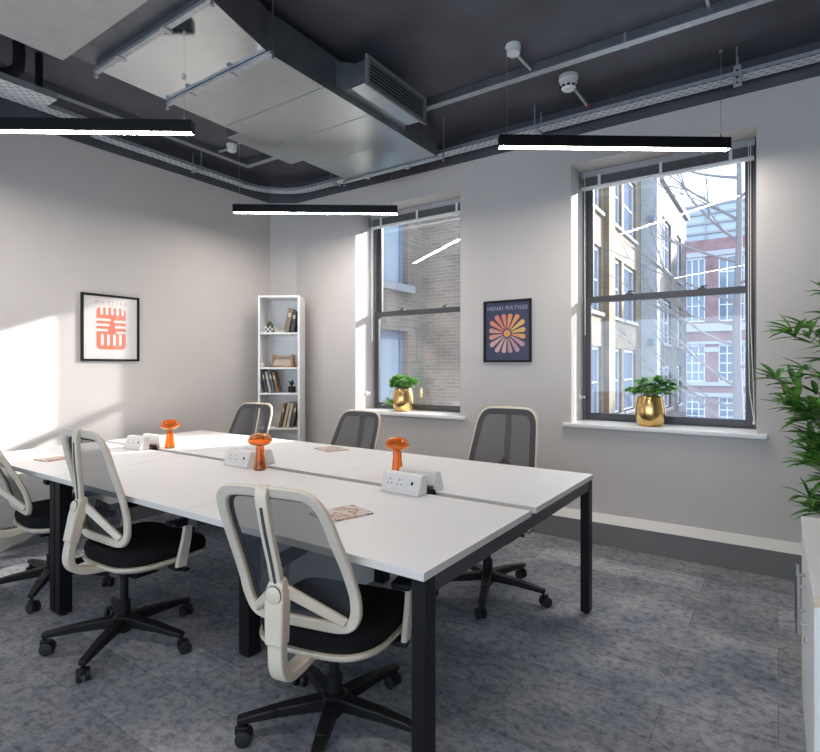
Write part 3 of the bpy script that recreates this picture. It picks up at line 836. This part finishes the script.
rose(-1.335, 3.06, (-1.325, 3.312, 3.235), 'white ceiling rose with a steel conduit, feeding the lamp near the right window')
rose(-3.99, 3.02, (-4.145, 3.0, 3.235), 'white ceiling rose with a steel conduit, left of the duct above the far lamp')
rose(-1.17, 3.60, (-1.12, 3.86, 3.16), 'white ribbed smoke detector on the ceiling with a red tipped conduit', True)
# small white wall box high at the left edge
o = MB().box(-4.0, -3.9, .98, 1.06, ZC-.12, ZC).build('junction_box', PLASTICW); tag(o, 'small white junction box on the ceiling at the left edge above the broad tray', 'junction box')

# ------------------------------------------------------------------ pictures
def picture(name, origin, rz, W, H, label, paper_mat, build_art):
    """local x right, y out of the wall towards the room (-y), z up; origin bottom centre on the wall"""
    t = thing(name, label, 'picture', origin, rz, 'framed prints')
    f = MB(); fw = .017; d = .024
    f.box(-W/2, W/2, -d, -.002, 0, fw); f.box(-W/2, W/2, -d, -.002, H-fw, H); f.box(-W/2, -W/2+fw, -d, -.002, fw, H-fw); f.box(W/2-fw, W/2, -d, -.002, fw, H-fw)
    f.build('picture_frame', BLACKM, t, bevel=.0015)
    p = MB().box(-W/2+fw, W/2-fw, -.012, -.003, fw, H-fw).build('print', paper_mat, t)
    build_art(t, p)
    MB().box(-W/2+fw, W/2-fw, -.0185, -.017, fw, H-fw).build('glazing', PGLASS, t)
    return t
def blob(mb, pts, y0, y1):
    n = len(pts); mb.add([(x,y0,z) for x,z in pts]+[(x,y1,z) for x,z in pts],
        [tuple(range(n)), tuple(range(2*n-1,n-1,-1))]+[(i,(i+1)%n,n+(i+1)%n,n+i) for i in range(n)])
def capsule(x0, z0, x1, z1, r0, r1, n=7):
    a = math.atan2(z1-z0, x1-x0); pts = []
    for i in range(n+1):
        b = a-PI/2+PI*i/n; pts.append((x1+r1*math.cos(b), z1+r1*math.sin(b)))
    for i in range(n+1):
        b = a+PI/2+PI*i/n; pts.append((x0+r0*math.cos(b), z0+r0*math.sin(b)))
    return pts
def rrect(x0, x1, z0, z1, r, n=5):
    pts = []
    for cx_, cz_, s in ((x1-r,z0+r,-PI/2),(x1-r,z1-r,0),(x0+r,z1-r,PI/2),(x0+r,z0+r,PI)):
        for i in range(n+1): pts.append((cx_+r*math.cos(s+PI/2*i/n), cz_+r*math.sin(s+PI/2*i/n)))
    return pts
def text(body, size, loc, m, parent, extrude=.0004):
    cu = bpy.data.curves.new('lettering', 'FONT'); cu.body = body; cu.size = size; cu.align_x = 'CENTER'; cu.extrude = extrude
    cu.space_character = 1.15
    tmp = bpy.data.objects.new('lettering_curve', cu); C.objects.link(tmp); bpy.context.view_layer.update()
    me = bpy.data.meshes.new_from_object(tmp.evaluated_get(bpy.context.evaluated_depsgraph_get())); bpy.data.objects.remove(tmp)
    o = bpy.data.objects.new('lettering', me); C.objects.link(o); me.materials.clear(); me.materials.append(m); o.parent = parent
    o.location = loc; o.rotation_euler = (PI/2, 0, 0); return o
CREAM = mat('cream_paper', (.74,.70,.68), .7); CORAL = mat('coral_ink', (.72,.20,.13), .7); CREAMI = mat('cream_ink', (.76,.70,.66), .7)
NAVY = mat('navy_paper', (.040,.045,.105), .6); OFFW = mat('pale_ink', (.42,.44,.52), .7); BRONZE = mat('tan_ink', (.50,.40,.36), .7)
def art_coral(t, p):
    # plain rounded block with cream finger slots: a generic abstract print
    y0, y1 = -.0128, -.0119
    m = MB(); blob(m, rrect(-.115,.118,.095,.435,.035), y0, y1); m.build('printed_block', CORAL, p)
    m = MB(); yy = -.0136
    for i in range(5): blob(m, capsule(-.075+i*.042,.445,-.075+i*.042,.385,.011,.011), yy, y0)
    for i in range(3): blob(m, capsule(-.12,.335-i*.042,-.01-i*.012,.335-i*.042,.010,.010), yy, y0)
    for i in range(3): blob(m, capsule(.125,.325-i*.045,.03+i*.01,.325-i*.045,.010,.010), yy, y0)
    for i in range(4): blob(m, capsule(-.07+i*.048,.21,-.07+i*.048,.135,.011,.011), yy, y0)
    m.build('printed_slots', CREAMI, p)
    text('M A T I S S E', .040, (0, -.0124, .462), BRONZE, p)
def art_navy(t, p):
    # plain ring of coloured petals fading from yellow to mauve: a generic abstract print
    cols = [mat('petal_ink', c, .7) for c in ((.80,.50,.13),(.78,.33,.12),(.74,.24,.15),(.70,.32,.26),(.66,.42,.40),(.55,.30,.33))]
    groups = [MB() for _ in cols]
    for i in range(16):
        a = 2*PI*i/16+.2; R = .150*(1+.22*abs(math.sin(2*a))); ci = [0,0,1,1,2,2,2,3,3,4,4,4,5,5,5,1][i]
        blob(groups[ci], capsule(.045*math.cos(a), .235+.045*math.sin(a), (R-.02)*math.cos(a), .235+(R-.02)*math.sin(a), .005, .020), -.0130, -.0119)
    blob(groups[1], [(.03*math.cos(q*PI/8), .235+.03*math.sin(q*PI/8)) for q in range(16)], -.0130, -.0119)
    for g, c in zip(groups, cols): g.build('printed_petals', c, p)
    text('HENRI MATISSE', .046, (0, -.0124, .428), OFFW, p)
picture('framed_print', (XL, 2.233, 1.347), PI/2, .462, .54, 'black framed cream print with a coral block pattern on the left wall', CREAM, art_coral)
picture('framed_print', (-1.826, YW, 1.338), 0, .418, .508, 'black framed navy print with orange and mauve petals between the windows', NAVY, art_navy)

# ------------------------------------------------------------------ bookcase across the corner
Fv = Vector((-.566,.824,0)); Rv = Vector((.824,.566,0))
BA = math.atan2(Rv.y, Rv.x)
KB = 1.064
bc_loc = Vector((-3.8235*KB, 3.4135*KB, 0))          # centre of the front face on the floor
BW, BD, BH = .413, .285, 2.005
bc = thing('bookcase', 'tall narrow white open bookcase standing across the room corner', 'bookcase', bc_loc, BA)
m = MB()
for s in (-1, 1): MB().box(s*BW/2-(.020 if s > 0 else 0), s*BW/2+(.020 if s < 0 else 0), 0, BD, 0, BH).build('side_panel', WHITEG, bc, bevel=.0015)
MB().box(-BW/2+.02, BW/2-.02, 0, BD, BH-.02, BH).build('top_panel', WHITEG, bc, bevel=.0015)
MB().box(-BW/2+.02, BW/2-.02, BD-.006, BD, .06, BH-.02).build('back_panel', WHITEG, bc)
MB().box(-BW/2+.02, BW/2-.02, .012, .026, 0, .06).build('plinth', WHITEG, bc)
SH = [.06, .37, .677, 1.023, 1.276, 1.621]
for z in SH: MB().box(-BW/2+.02, BW/2-.02, .004, BD-.006, z, z+.018).build('shelf', WHITEG, bc, bevel=.0015)
def bpt(x, y, z): return bc_loc + Rv*x + Fv*y + Vector((0,0,z))
INK = {}
def ink(c):
    if c not in INK: INK[c] = mat('cover_ink', c, .6)
    return INK[c]
PAGES = mat('page_edges', (.62,.58,.50), .8)
def book(x, z, th, h, lean, col, label, group, d=.15, y=.03):
    """x: foot centre across the shelf; lean in radians, positive = top leans right"""
    x *= KB; th *= KB; h *= KB; loc = bpt(x, y, z)
    t = thing('book', label, 'book', loc, BA, group)
    R_ = Matrix.Rotation(lean, 4, 'Y')
    # lift so that the lowest corner rests on the shelf
    low = min((R_ @ Vector((sx*th/2, 0, 0))).z for sx in (-1, 1)); t.location.z -= low - .0005
    def M(c): return R_ @ Matrix.Translation(c)
    m = MB(); m.obox(None, .003, d, h, M=M((-th/2+.0015, d/2, h/2))); m.obox(None, .003, d, h, M=M((th/2-.0015, d/2, h/2))); m.obox(None, th, .003, h, M=M((0, .0015, h/2)))
    m.build('cover', ink(col), t)
    MB().obox(None, th-.006, d-.010, h-.006, M=M((0, d/2+.001, h/2))).build('pages', PAGES, t)
    m = MB(); m.obox(None, th*.6, .0008, h*.18, M=M((0, -.0002, h*.72))); m.build('spine_panel', ink((.55,.48,.38)), t)
z1 = SH[5]+.019; z3 = SH[3]+.019; z4 = SH[2]+.019
book(.062, z1, .046, .225, .20, (.20,.16,.11), 'thick brown book leaning on the top shelf of the bookcase', 'books on the top shelf')
book(.118, z1, .036, .200, .13, (.045,.05,.055), 'dark book leaning at the right end of the top shelf', 'books on the top shelf')
book(-.120, z3, .022, .205, -.20, (.05,.06,.07), 'leftmost dark book leaning left on the middle book shelf', 'books on the middle book shelf')
book(-.088, z3, .024, .20, -.20, (.40,.37,.32), 'pale spined book second from the left on the middle book shelf', 'books on the middle book shelf')
book(-.054, z3, .026, .205, -.21, (.09,.12,.15), 'slate blue book third from the left on the middle book shelf', 'books on the middle book shelf')
book(-.020, z3, .024, .195, -.22, (.22,.13,.07), 'brown book at the right of the leaning row on the middle book shelf', 'books on the middle book shelf')
book(.000, z4, .024, .225, .22, (.20,.11,.06), 'dark brown book at the left of the lowest visible shelf row', 'books on the lowest visible shelf')
book(.038, z4, .026, .235, .22, (.50,.40,.30), 'tan spined book second in the lowest visible shelf row', 'books on the lowest visible shelf')
book(.0735, z4, .027, .23, .20, (.52,.48,.42), 'cream spined book third in the lowest visible shelf row', 'books on the lowest visible shelf')
book(.113, z4, .027, .225, .18, (.10,.09,.08), 'black book at the right of the lowest visible shelf row', 'books on the lowest visible shelf')
# small cactus in a chequered pot
def checks():
    m, nt, b = new_mat('black_white_check'); L = nt.links.new; N = nt.nodes.new
    tc = N('ShaderNodeTexCoord'); c = N('ShaderNodeTexChecker'); c.inputs['Scale'].default_value = 48
    c.inputs[1].default_value = (.02,.02,.02,1); c.inputs[2].default_value = (.6,.6,.6,1)
    L(tc.outputs['Object'], c.inputs[0]); L(c.outputs[0], b.inputs['Base Color']); return m
t = thing('potted_cactus', 'small cactus in a black and white checked pot on the top shelf', 'plant', bpt(-.105,.07,z1), BA)
MB().box(-.038,.038,-.038,.038,0,.060).build('pot', checks(), t, bevel=.003)
m = MB(); m.lathe([(.001,.058),(.040,.060),(.036,.075),(.020,.098),(.006,.112),(.001,.113)], 12)
m.build('cactus_body', leaf_mat('cactus_skin', (.06,.08,.03), (.14,.13,.06)), t)
# wooden framed box
z2 = SH[4]+.019
t = thing('storage_box', 'small woven box with an oak frame on the second shelf', 'box', bpt(.018,.06,z2), BA)
m = MB()
for x in (-.10,.10):
    for y in (0,.10): m.box(x-.009,x+.009,y-.008,y+.008,0,.125)
m.box(-.109,.109,-.008,.008,.095,.108); m.box(-.109,.109,.092,.108,.095,.108); m.box(-.109,.109,-.008,.008,.004,.016); m.box(-.109,.109,.092,.108,.004,.016)
m.build('oak_frame', WOOD, t, bevel=.002)
MB().box(-.09,.09,.009,.091,.006,.088).build('woven_liner', mat('woven_linen', (.50,.44,.37), .9, noise=.15, nscale=120), t, bevel=.006)
# small plant in black pot
t = thing('potted_succulent', 'small green plant in a black pot on the middle book shelf', 'plant', bpt(.115,.07,z3), BA)
MB().lathe([(.030,0),(.038,.006),(.038,.060),(.034,.062),(.032,.052),(.001,.052)], 20).build('pot', BLACKP, t)
def leaf(mb, base, dirv, L, w, droop=.3, seg=5, fold=.25):
    d = Vector(dirv).normalized(); side = d.cross(Vector((0,0,1)))
    if side.length < .05: side = Vector((1,0,0))
    side.normalize(); up = side.cross(d); p = Vector(base); vs = []
    for i in range(seg+1):
        s = i/seg; ww = w*math.sin(PI*min(s*.94+.06, 1))**.8 if i < seg else .0004
        q = p + d*(L*s) - Vector((0,0,1))*(droop*L*s*s) + up*0
        vs += [q - side*ww/2 + up*ww*fold, q - up*.0, q + side*ww/2 + up*ww*fold]
    fs = []
    for i in range(seg):
        for j in (0, 1): fs.append((3*i+j, 3*i+j+1, 3*i+4+j, 3*i+3+j))
    mb.add(vs, fs)
m = MB()
for i in range(16):
    a = random.uniform(0,2*PI); e = random.uniform(.9,1.7); leaf(m, (0,0,.05), (math.cos(a)*.5-.1, math.sin(a)*.5, e), random.uniform(.06,.115), .020, .2)
m.build('foliage', leaf_mat('succulent_leaf', (.03,.10,.03), (.10,.22,.06)), t, fix=False)

# ------------------------------------------------------------------ gold pots on the sills
def gold_pot(loc, label, seed, spread, trailing=False):
    t = thing('potted_herb', label, 'plant', loc, 0, 'leafy plants in gold pots')
    MB().lathe([(.070,0),(.078,.004),(.092,.03),(.101,.075),(.102,.11),(.096,.16),(.086,.205),(.083,.215),(.079,.215),(.082,.205),(.09,.16),(.09,.14),(.001,.14)], 36).build('pot', GOLD, t)
    MB().lathe([(.089,.188),(.05,.195),(.001,.196)], 24).build('compost', SOIL, t)
    rnd = random.Random(seed); fl = MB(); st = MB()
    for i in range(72):
        a = rnd.uniform(0,2*PI); rr = rnd.uniform(.02,1)**.6*spread; zz = .225+rnd.uniform(0,.15)*(1-.5*rr/spread)
        tip = Vector((math.cos(a)*rr, math.sin(a)*rr*.75, zz)); base = Vector((math.cos(a)*.03, math.sin(a)*.03, .195))
        mid = (tip+base)/2+Vector((0,0,.03)); st.tube([base, mid, tip], .0016, 4)
        for q in range(4):
            b = a+rnd.uniform(-1.6,1.6); leaf(fl, tip, (math.cos(b), math.sin(b), rnd.uniform(.0,1.1)), rnd.uniform(.040,.072), rnd.uniform(.030,.050), .35, 4, .18)
    if trailing:
        pts = [(-.05,-.03,.2),(-.11,-.05,.19),(-.15,-.05,.11),(-.165,-.05,.05)]; st.tube(pts, .0022, 5)
        for q in range(10):
            a = rnd.uniform(0,2*PI); p = (-.15+rnd.uniform(-.04,.04), -.05+rnd.uniform(-.02,.02), rnd.uniform(.05,.11)); leaf(fl, p, (math.cos(a), math.sin(a)*.5, rnd.uniform(-.4,.4)), .07, .056, .2, 4, .15)
    st.build('stems', STEM, t); fl.build('foliage', LEAF1, t, fix=False)
    return t
gold_pot((-.763, YW+.115, SILL), 'bushy green plant in a gold pot on the sill nearest the bamboo', 3, .15)
gold_pot((-2.965, YW+.13, SILL), 'green plant with a trailing shoot in a gold pot on the sill beside the bookcase', 11, .13, True)

# ------------------------------------------------------------------ white cabinet at the right
cab = thing('storage_cabinet', 'low white office cabinet with bar handles at the right edge', 'cabinet', (.32, 2.16, 0))
k = dict(parent=cab, world=True)
cx0, cx1, cy0, cy1 = .095, .56, 1.715, 2.605
MB().box(cx0, cx1, cy0+.002, cy1-.002, .04, .692).build('body', WHITE, bevel=.0015, **k)
MB().box(cx0+.015, cx1, cy0+.004, cy1-.004, 0, .04).build('plinth', WHITE, **k)
m = MB(); m.box(.074, cx1+.004, cy0-.004, cy1+.004, .692, .717)
for i in range(len(m.f)): m.m[i] = 1 if i == 2 else 0
m.build('top', [WHITE, TIMBER], bevel=.001, **k)
ym = (cy0+cy1)/2
for y0, y1, hy in ((cy0+.002, ym-.0015, ym-.06), (ym+.0015, cy1-.002, ym+.06)):
    d = MB().box(.076, .094, y0, y1, .045, .690).build('door', WHITE, bevel=.0015, **k)
    h = MB(); h.tube([(.052,hy,.455),(.052,hy,.640)], .0065, 12); h.tube([(.052,hy,.490),(.080,hy,.490)], .005, 10); h.tube([(.052,hy,.608),(.080,hy,.608)], .005, 10)
    o = h.build('handle', STEEL, None); o.parent = d
    for v in o.data.vertices: v.co -= cab.location
m = MB(); m.lathe([(.009,0),(.009,-.006),(.006,-.008)], 14, (.077, ym-.03, .43), axis='X'); m.build('lock', CHROME, **k)

# ------------------------------------------------------------------ bamboo plant behind it
t = thing('bamboo_plant', 'tall artificial bamboo plant standing behind the white cabinet', 'plant', (.40, 3.15, 0))
MB().lathe([(.12,0),(.13,.004),(.165,.30),(.168,.32),(.155,.32),(.150,.29),(.001,.29)], 32).build('pot', WHITE, t)
MB().lathe([(.149,.282),(.05,.30),(.001,.302)], 24).build('compost', SOIL, t)
rnd = random.Random(5); st = MB(); fl = MB()
def spray(p, dirv, n, L0):
    d = Vector(dirv).normalized()
    for i in range(n):
        ax = Vector((rnd.uniform(-1,1), rnd.uniform(-1,1), rnd.uniform(-.35,.75)))
        leaf(fl, p, d*.75+ax, rnd.uniform(.65,1.05)*L0, rnd.uniform(.024,.034), rnd.uniform(.05,.45), 5, .2)
stems = [((-.05,0,.29), (-.12,0,.8), (-.18,-.02,1.18), (-.22,-.03,1.40)), ((.02,.03,.29), (-.02,.03,.9), (-.03,.03,1.3), (-.06,.02,1.58)), ((.06,-.03,.29), (.12,-.05,.9), (.15,-.05,1.3), (.18,-.08,1.64)), ((-.02,-.06,.29), (-.10,-.08,.6), (-.15,-.09,.85), (-.20,-.10,1.08))]
for s_ in stems:
    c_ = catmull(list(s_), 6); st.tube(c_, [.009-.005*i/(len(c_)-1) for i in range(len(c_))], 7)
    for i in range(4, len(c_)):
        p = Vector(c_[i])
        for q in range(2):
            a = rnd.uniform(0,2*PI); L = rnd.uniform(.08,.20); e = p+Vector((math.cos(a)*L, math.sin(a)*L*.8, L*.55))
            st.tube([p, (p+e)/2+Vector((0,0,.01)), e], .0022, 5); spray(e, e-p, 7, .155); spray((p+e)/2, e-p, 3, .13)
# shoot reaching over towards the window
c_ = catmull([(-.10,0,.85),(-.24,-.02,1.02),(-.34,-.03,1.15),(-.40,-.03,1.24)], 4); st.tube(c_, .004, 6)
spray(Vector(c_[-1]), (-.6,0,.5), 9, .16); spray(Vector(c_[8]), (-.6,0,.3), 7, .15); spray(Vector(c_[5]), (-.5,0,.1), 6, .15)
st.build('canes', STEM, t); fl.build('foliage', LEAF2, t, fix=False)

# ------------------------------------------------------------------ outside
YBR_Y = brick_mat('yellow_brick', (.22,.165,.105), (.185,.14,.09), (.21,.185,.15), 'y')
YBR_X = brick_mat('brown_brick', (.27,.21,.165), (.20,.155,.125), (.27,.25,.22), 'x', .2, .055, .008)
TBR_Y = brick_mat('tan_brick', (.25,.205,.165), (.205,.165,.132), (.24,.225,.20), 'y', .2, .06, .008)
BBR_Y = brick_mat('dull_brown_brick', (.15,.125,.11), (.125,.10,.09), (.15,.14,.13), 'y')
WBR_X = brick_mat('white_glazed_brick', (.44,.46,.49), (.40,.42,.45), (.27,.29,.33), 'x', .24, .085, .008, .1)
PBR_X = brick_mat('pink_brick', (.27,.155,.165), (.25,.14,.148), (.27,.19,.19), 'x')
STONE = mat('pale_stone_band', (.38,.38,.40), .7)
STONEC = mat('white_sill_stone', (.30,.30,.31), .7)
WFR = mat('blue_grey_frame', (.20,.24,.32), .5)
WFRP = mat('pale_frame', (.62,.64,.68), .5)
OGL = mat('exterior_glazing', (.16,.20,.27), .06, spec=.9)
OGLB = mat('pale_blue_glazing', (.36,.42,.48), .08, spec=.8)
def sub(parent_obj, name, mb, m, root):
    o = mb.build(name, m, None); o.parent = parent_obj
    for v in o.data.vertices: v.co -= root.location
    return o
def facade_window(root, axis, plane, a0, a1, z0, z1, frame_m, glass_m, nx=2, nz=2, sill=None, rec=.10, fw=.06):
    """window recessed behind the plane; outward normal +x for axis y, -y for axis x"""
    m = MB()
    def bx(a, b, d0, d1, z, zz, mm=m):
        if axis == 'y': mm.box(plane-d1, plane-d0, a, b, z, zz)
        else: mm.box(a, b, plane+d0, plane+d1, z, zz)
    bx(a0, a0+fw, rec, rec+.07, z0, z1); bx(a1-fw, a1, rec, rec+.07, z0, z1); bx(a0+fw, a1-fw, rec, rec+.07, z0, z0+fw); bx(a0+fw, a1-fw, rec, rec+.07, z1-fw*1.8, z1)
    for i in range(1, nx):
        a = a0+(a1-a0)*i/nx; bx(a-fw*.4, a+fw*.4, rec+.01, rec+.06, z0+fw, z1-fw)
    for i in range(1, nz):
        z = z0+(z1-z0)*i/nz; bx(a0+fw, a1-fw, rec+.012, rec+.055, z-fw*.4, z+fw*.4)
    w = m.build('facade_window', frame_m, root, world=True)
    g = MB(); bx(a0+.01, a1-.01, rec+.04, rec+.05, z0+.01, z1-.01, g); sub(w, 'pane', g, glass_m, root)
    if sill:
        g = MB(); bx(a0-.08, a1+.08, -.09, rec+.02, z0-.11, z0, g); sub(w, 'sill', g, sill, root)

# wing beside the left window
b = thing('brick_wing', 'tan brick wing with a tall blue framed window, seen through the window beside the bookcase', 'building', (-4.8, 6, -4))
ws = [(5.55, 6.93, 2.56, 4.75), (5.55, 6.93, -.75, 1.85)]
grid_wall(MB(), 4.60, 7.43, -4, 10, ws, 'y', -5.3, -4.8).build('wall', TBR_Y, b, world=True)
for w in ws: facade_window(b, 'y', -4.8, *w, WFR, OGLB, 2, 2, STONEC)
MB().box(-5.3, -3.3, 7.43, 9.2, -4, 10).build('projecting_bay', YBR_X, b, world=True)
# long yellow brick range
b = thing('brick_building', 'yellow brick building with paired tall windows, at the left through the window nearest the bamboo', 'building', (-4.8, 20, -4))
ws = [(a0, a1, z0, z1) for z0, z1 in ((6.35,8.7),(3.05,5.2),(-.4,1.95)) for a0, a1 in ((14.6,15.6),(16.7,18.15),(19.5,20.9),(21.25,23.3))]
grid_wall(MB(), 13.5, 24.3, -4, 10.5, ws, 'y', -5.4, -4.8).build('wall', YBR_Y, b, world=True)
for w in ws: facade_window(b, 'y', -4.8, *w, WFRP, OGL, 1, 2, STONEC)
MB().box(-4.8, -4.62, 18.4, 19.2, -4, 10.5).build('pilaster', YBR_Y, b, world=True)
MB().box(-6.0, -4.17, 24.3, 25.0, -4, 10.2).build('white_brick_end', WBR_X, b, world=True)
for z in (4.2, 2.2, 7.4): MB().box(-4.5, -4.28, 24.18, 24.3, z, z+.22).build('wall_box', WFR, b, world=True)
# receding dull range
b = thing('brick_terrace', 'dull brown brick range receding behind the white brick strip', 'building', (-4.17, 29, -4))
ws = [(a0, a1, z0, z1) for z0, z1 in ((5.6,7.9),(2.3,4.3),(-.6,1.3)) for a0, a1 in ((25.6,27.8),(29.6,31.0))]
grid_wall(MB(), 25.0, 33, -4, 9.3, ws, 'y', -5.0, -4.17).build('wall', BBR_Y, b, world=True)
for w in ws: facade_window(b, 'y', -4.17, *w, WFRP, OGL, 2, 2, STONEC)
MB().box(-5.0, -4.02, 25.0, 33, 9.3, 9.55).build('coping', STONEC, b, world=True)
# far pink brick block with white bands
b = thing('office_block', 'pink brick block with white bands and a glazed top floor in the distance', 'building', (-2, 45, -4))
def zf(y): return 1.307+(366-y)*.0728
X0, X1 = -9, 8
ws = []
xs = [(-5.75,-4.45),(-3.6,-1.95),(-1.1,.5),(1.4,3.0)]
for zt, zb in ((255,321),(344,382),(396,424),(436,460)):
    for a0, a1 in xs: ws.append((a0, a1, zf(zb), zf(zt)))
grid_wall(MB(), X0, X1, -8, zf(238), ws, 'x', 45, 46).build('wall', PBR_X, b, world=True)
for w in ws: facade_window(b, 'x', 45, *w, WFRP, OGL, 3, 4, None, fw=.09)
for y0, y1 in ((255,250),(331,323),(344,341),(386,382),(397,393)):
    MB().box(X0, X1, 44.85, 45, zf(y0), zf(y1)).build('stone_band', STONE, b, world=True)
for a0, a1 in ((-4.45,-3.6),(-1.95,-1.1)):
    MB().box(a0, a1, 44.9, 45, zf(352), zf(347)).build('stone_block', STONE, b, world=True)
MB().box(X0, X1, 46.2, 47, zf(238), zf(198)).build('glazed_storey', OGLB, b, world=True)
for y in (236, 228, 218, 208, 199): MB().box(X0, X1, 46.05, 46.2, zf(y)-.05, zf(y)+.12).build('glazing_rail', STONEC, b, world=True)
for i in range(8): MB().box(X0+i*2.2, X0+i*2.2+.12, 46.08, 46.2, zf(238), zf(198)).build('mullion', STONEC, b, world=True)
# unseen wall added to block the sun from the right window
m = MB(); m.box(2.55, 9, 11.2, 12.2, -4, 16)
struct('sun_blocker_wall', m, YBR_X)
struct('ground', MB().box(-40, 40, 4.5, 70, -4.3, -4), mat('paving', (.34,.34,.34), .9, noise=.1, nscale=2))

# bare street tree
t = thing('bare_tree', 'bare winter tree with thin branches outside the window nearest the bamboo', 'tree', (-.85, 15.5, -4))
tr = MB(); br = MB(); rnd = random.Random(21)
pts = [Vector((0,0,0)), Vector((.05,0,3.5)), Vector((.0,.05,6)), Vector((.06,0,9)), Vector((.02,0,13))]
tr.tube(catmull([tuple(p) for p in pts], 4), [.16-.0075*i for i in range(17)], 9)
def branch(p, d, L, r, depth):
    n = 6; q = [p]; dd = d.copy()
    for i in range(n):
        dd = (dd + Vector((rnd.uniform(-.16,.16), rnd.uniform(-.16,.16), rnd.uniform(-.05,.15)))).normalized(); q.append(q[-1]+dd*L/n)
    br.tube(q, [r*(1-.8*i/n) for i in range(n+1)], 5)
    if depth:
        for k_ in range(4):
            i = rnd.randint(1, n-1); a = rnd.uniform(-.9,.9)
            nd = (dd + Vector((rnd.uniform(-1,.6), rnd.uniform(-.6,.6), rnd.uniform(-.4,.8)))).normalized()
            branch(q[i], nd, L*rnd.uniform(.4,.65), r*.5, depth-1)
for i in range(15):
    z = 3.2+i*.52; s = -1 if i % 4 else 1
    branch(Vector((.03,0,z)), Vector((s*1.0, rnd.uniform(-.5,.5), rnd.uniform(.15,.7))).normalized(), rnd.uniform(2.2,3.4), .042, 2)
tr.build('trunk', BARK, t); br.build('branches', BARK, t, smooth=True)

# ------------------------------------------------------------------ light
w = bpy.data.worlds.new('sky'); sc.world = w; w.use_nodes = True
bg = w.node_tree.nodes['Background']; bg.inputs[0].default_value = (.64,.80,1.0,1); bg.inputs[1].default_value = 2.2
def sun(name, r, el, strength, ang, col):
    l = bpy.data.lights.new(name, 'SUN'); l.energy = strength; l.angle = math.radians(ang); l.color = col
    o = bpy.data.objects.new(name, l); C.objects.link(o)
    d = Vector((-1/r, -1, -el)).normalized(); o.rotation_euler = d.to_track_quat('-Z', 'Y').to_euler(); return o
sun('low_winter_sun', 2.10, .405, 6.5, .6, (1,.94,.86))
sun('sun_glint_off_facing_glass', 1.64, .415, 2.6, 1.4, (1,.95,.9))

# ------------------------------------------------------------------ camera
cam = bpy.data.cameras.new('camera'); co = bpy.data.objects.new('camera', cam); C.objects.link(co)
cam.sensor_width = 36; cam.sensor_fit = 'HORIZONTAL'; cam.lens = 536/820*36; cam.shift_y = -10/820
co.location = (0, 0, 1.307); co.rotation_euler = (PI/2, 0, math.atan2(.566, .824))
cam.clip_start = .05; cam.clip_end = 300
sc.camera = co
sc.view_settings.view_transform = 'Standard'; sc.view_settings.look = 'None'; sc.view_settings.gamma = 1; sc.view_settings.use_curve_mapping = False
sc.view_settings.exposure = .66
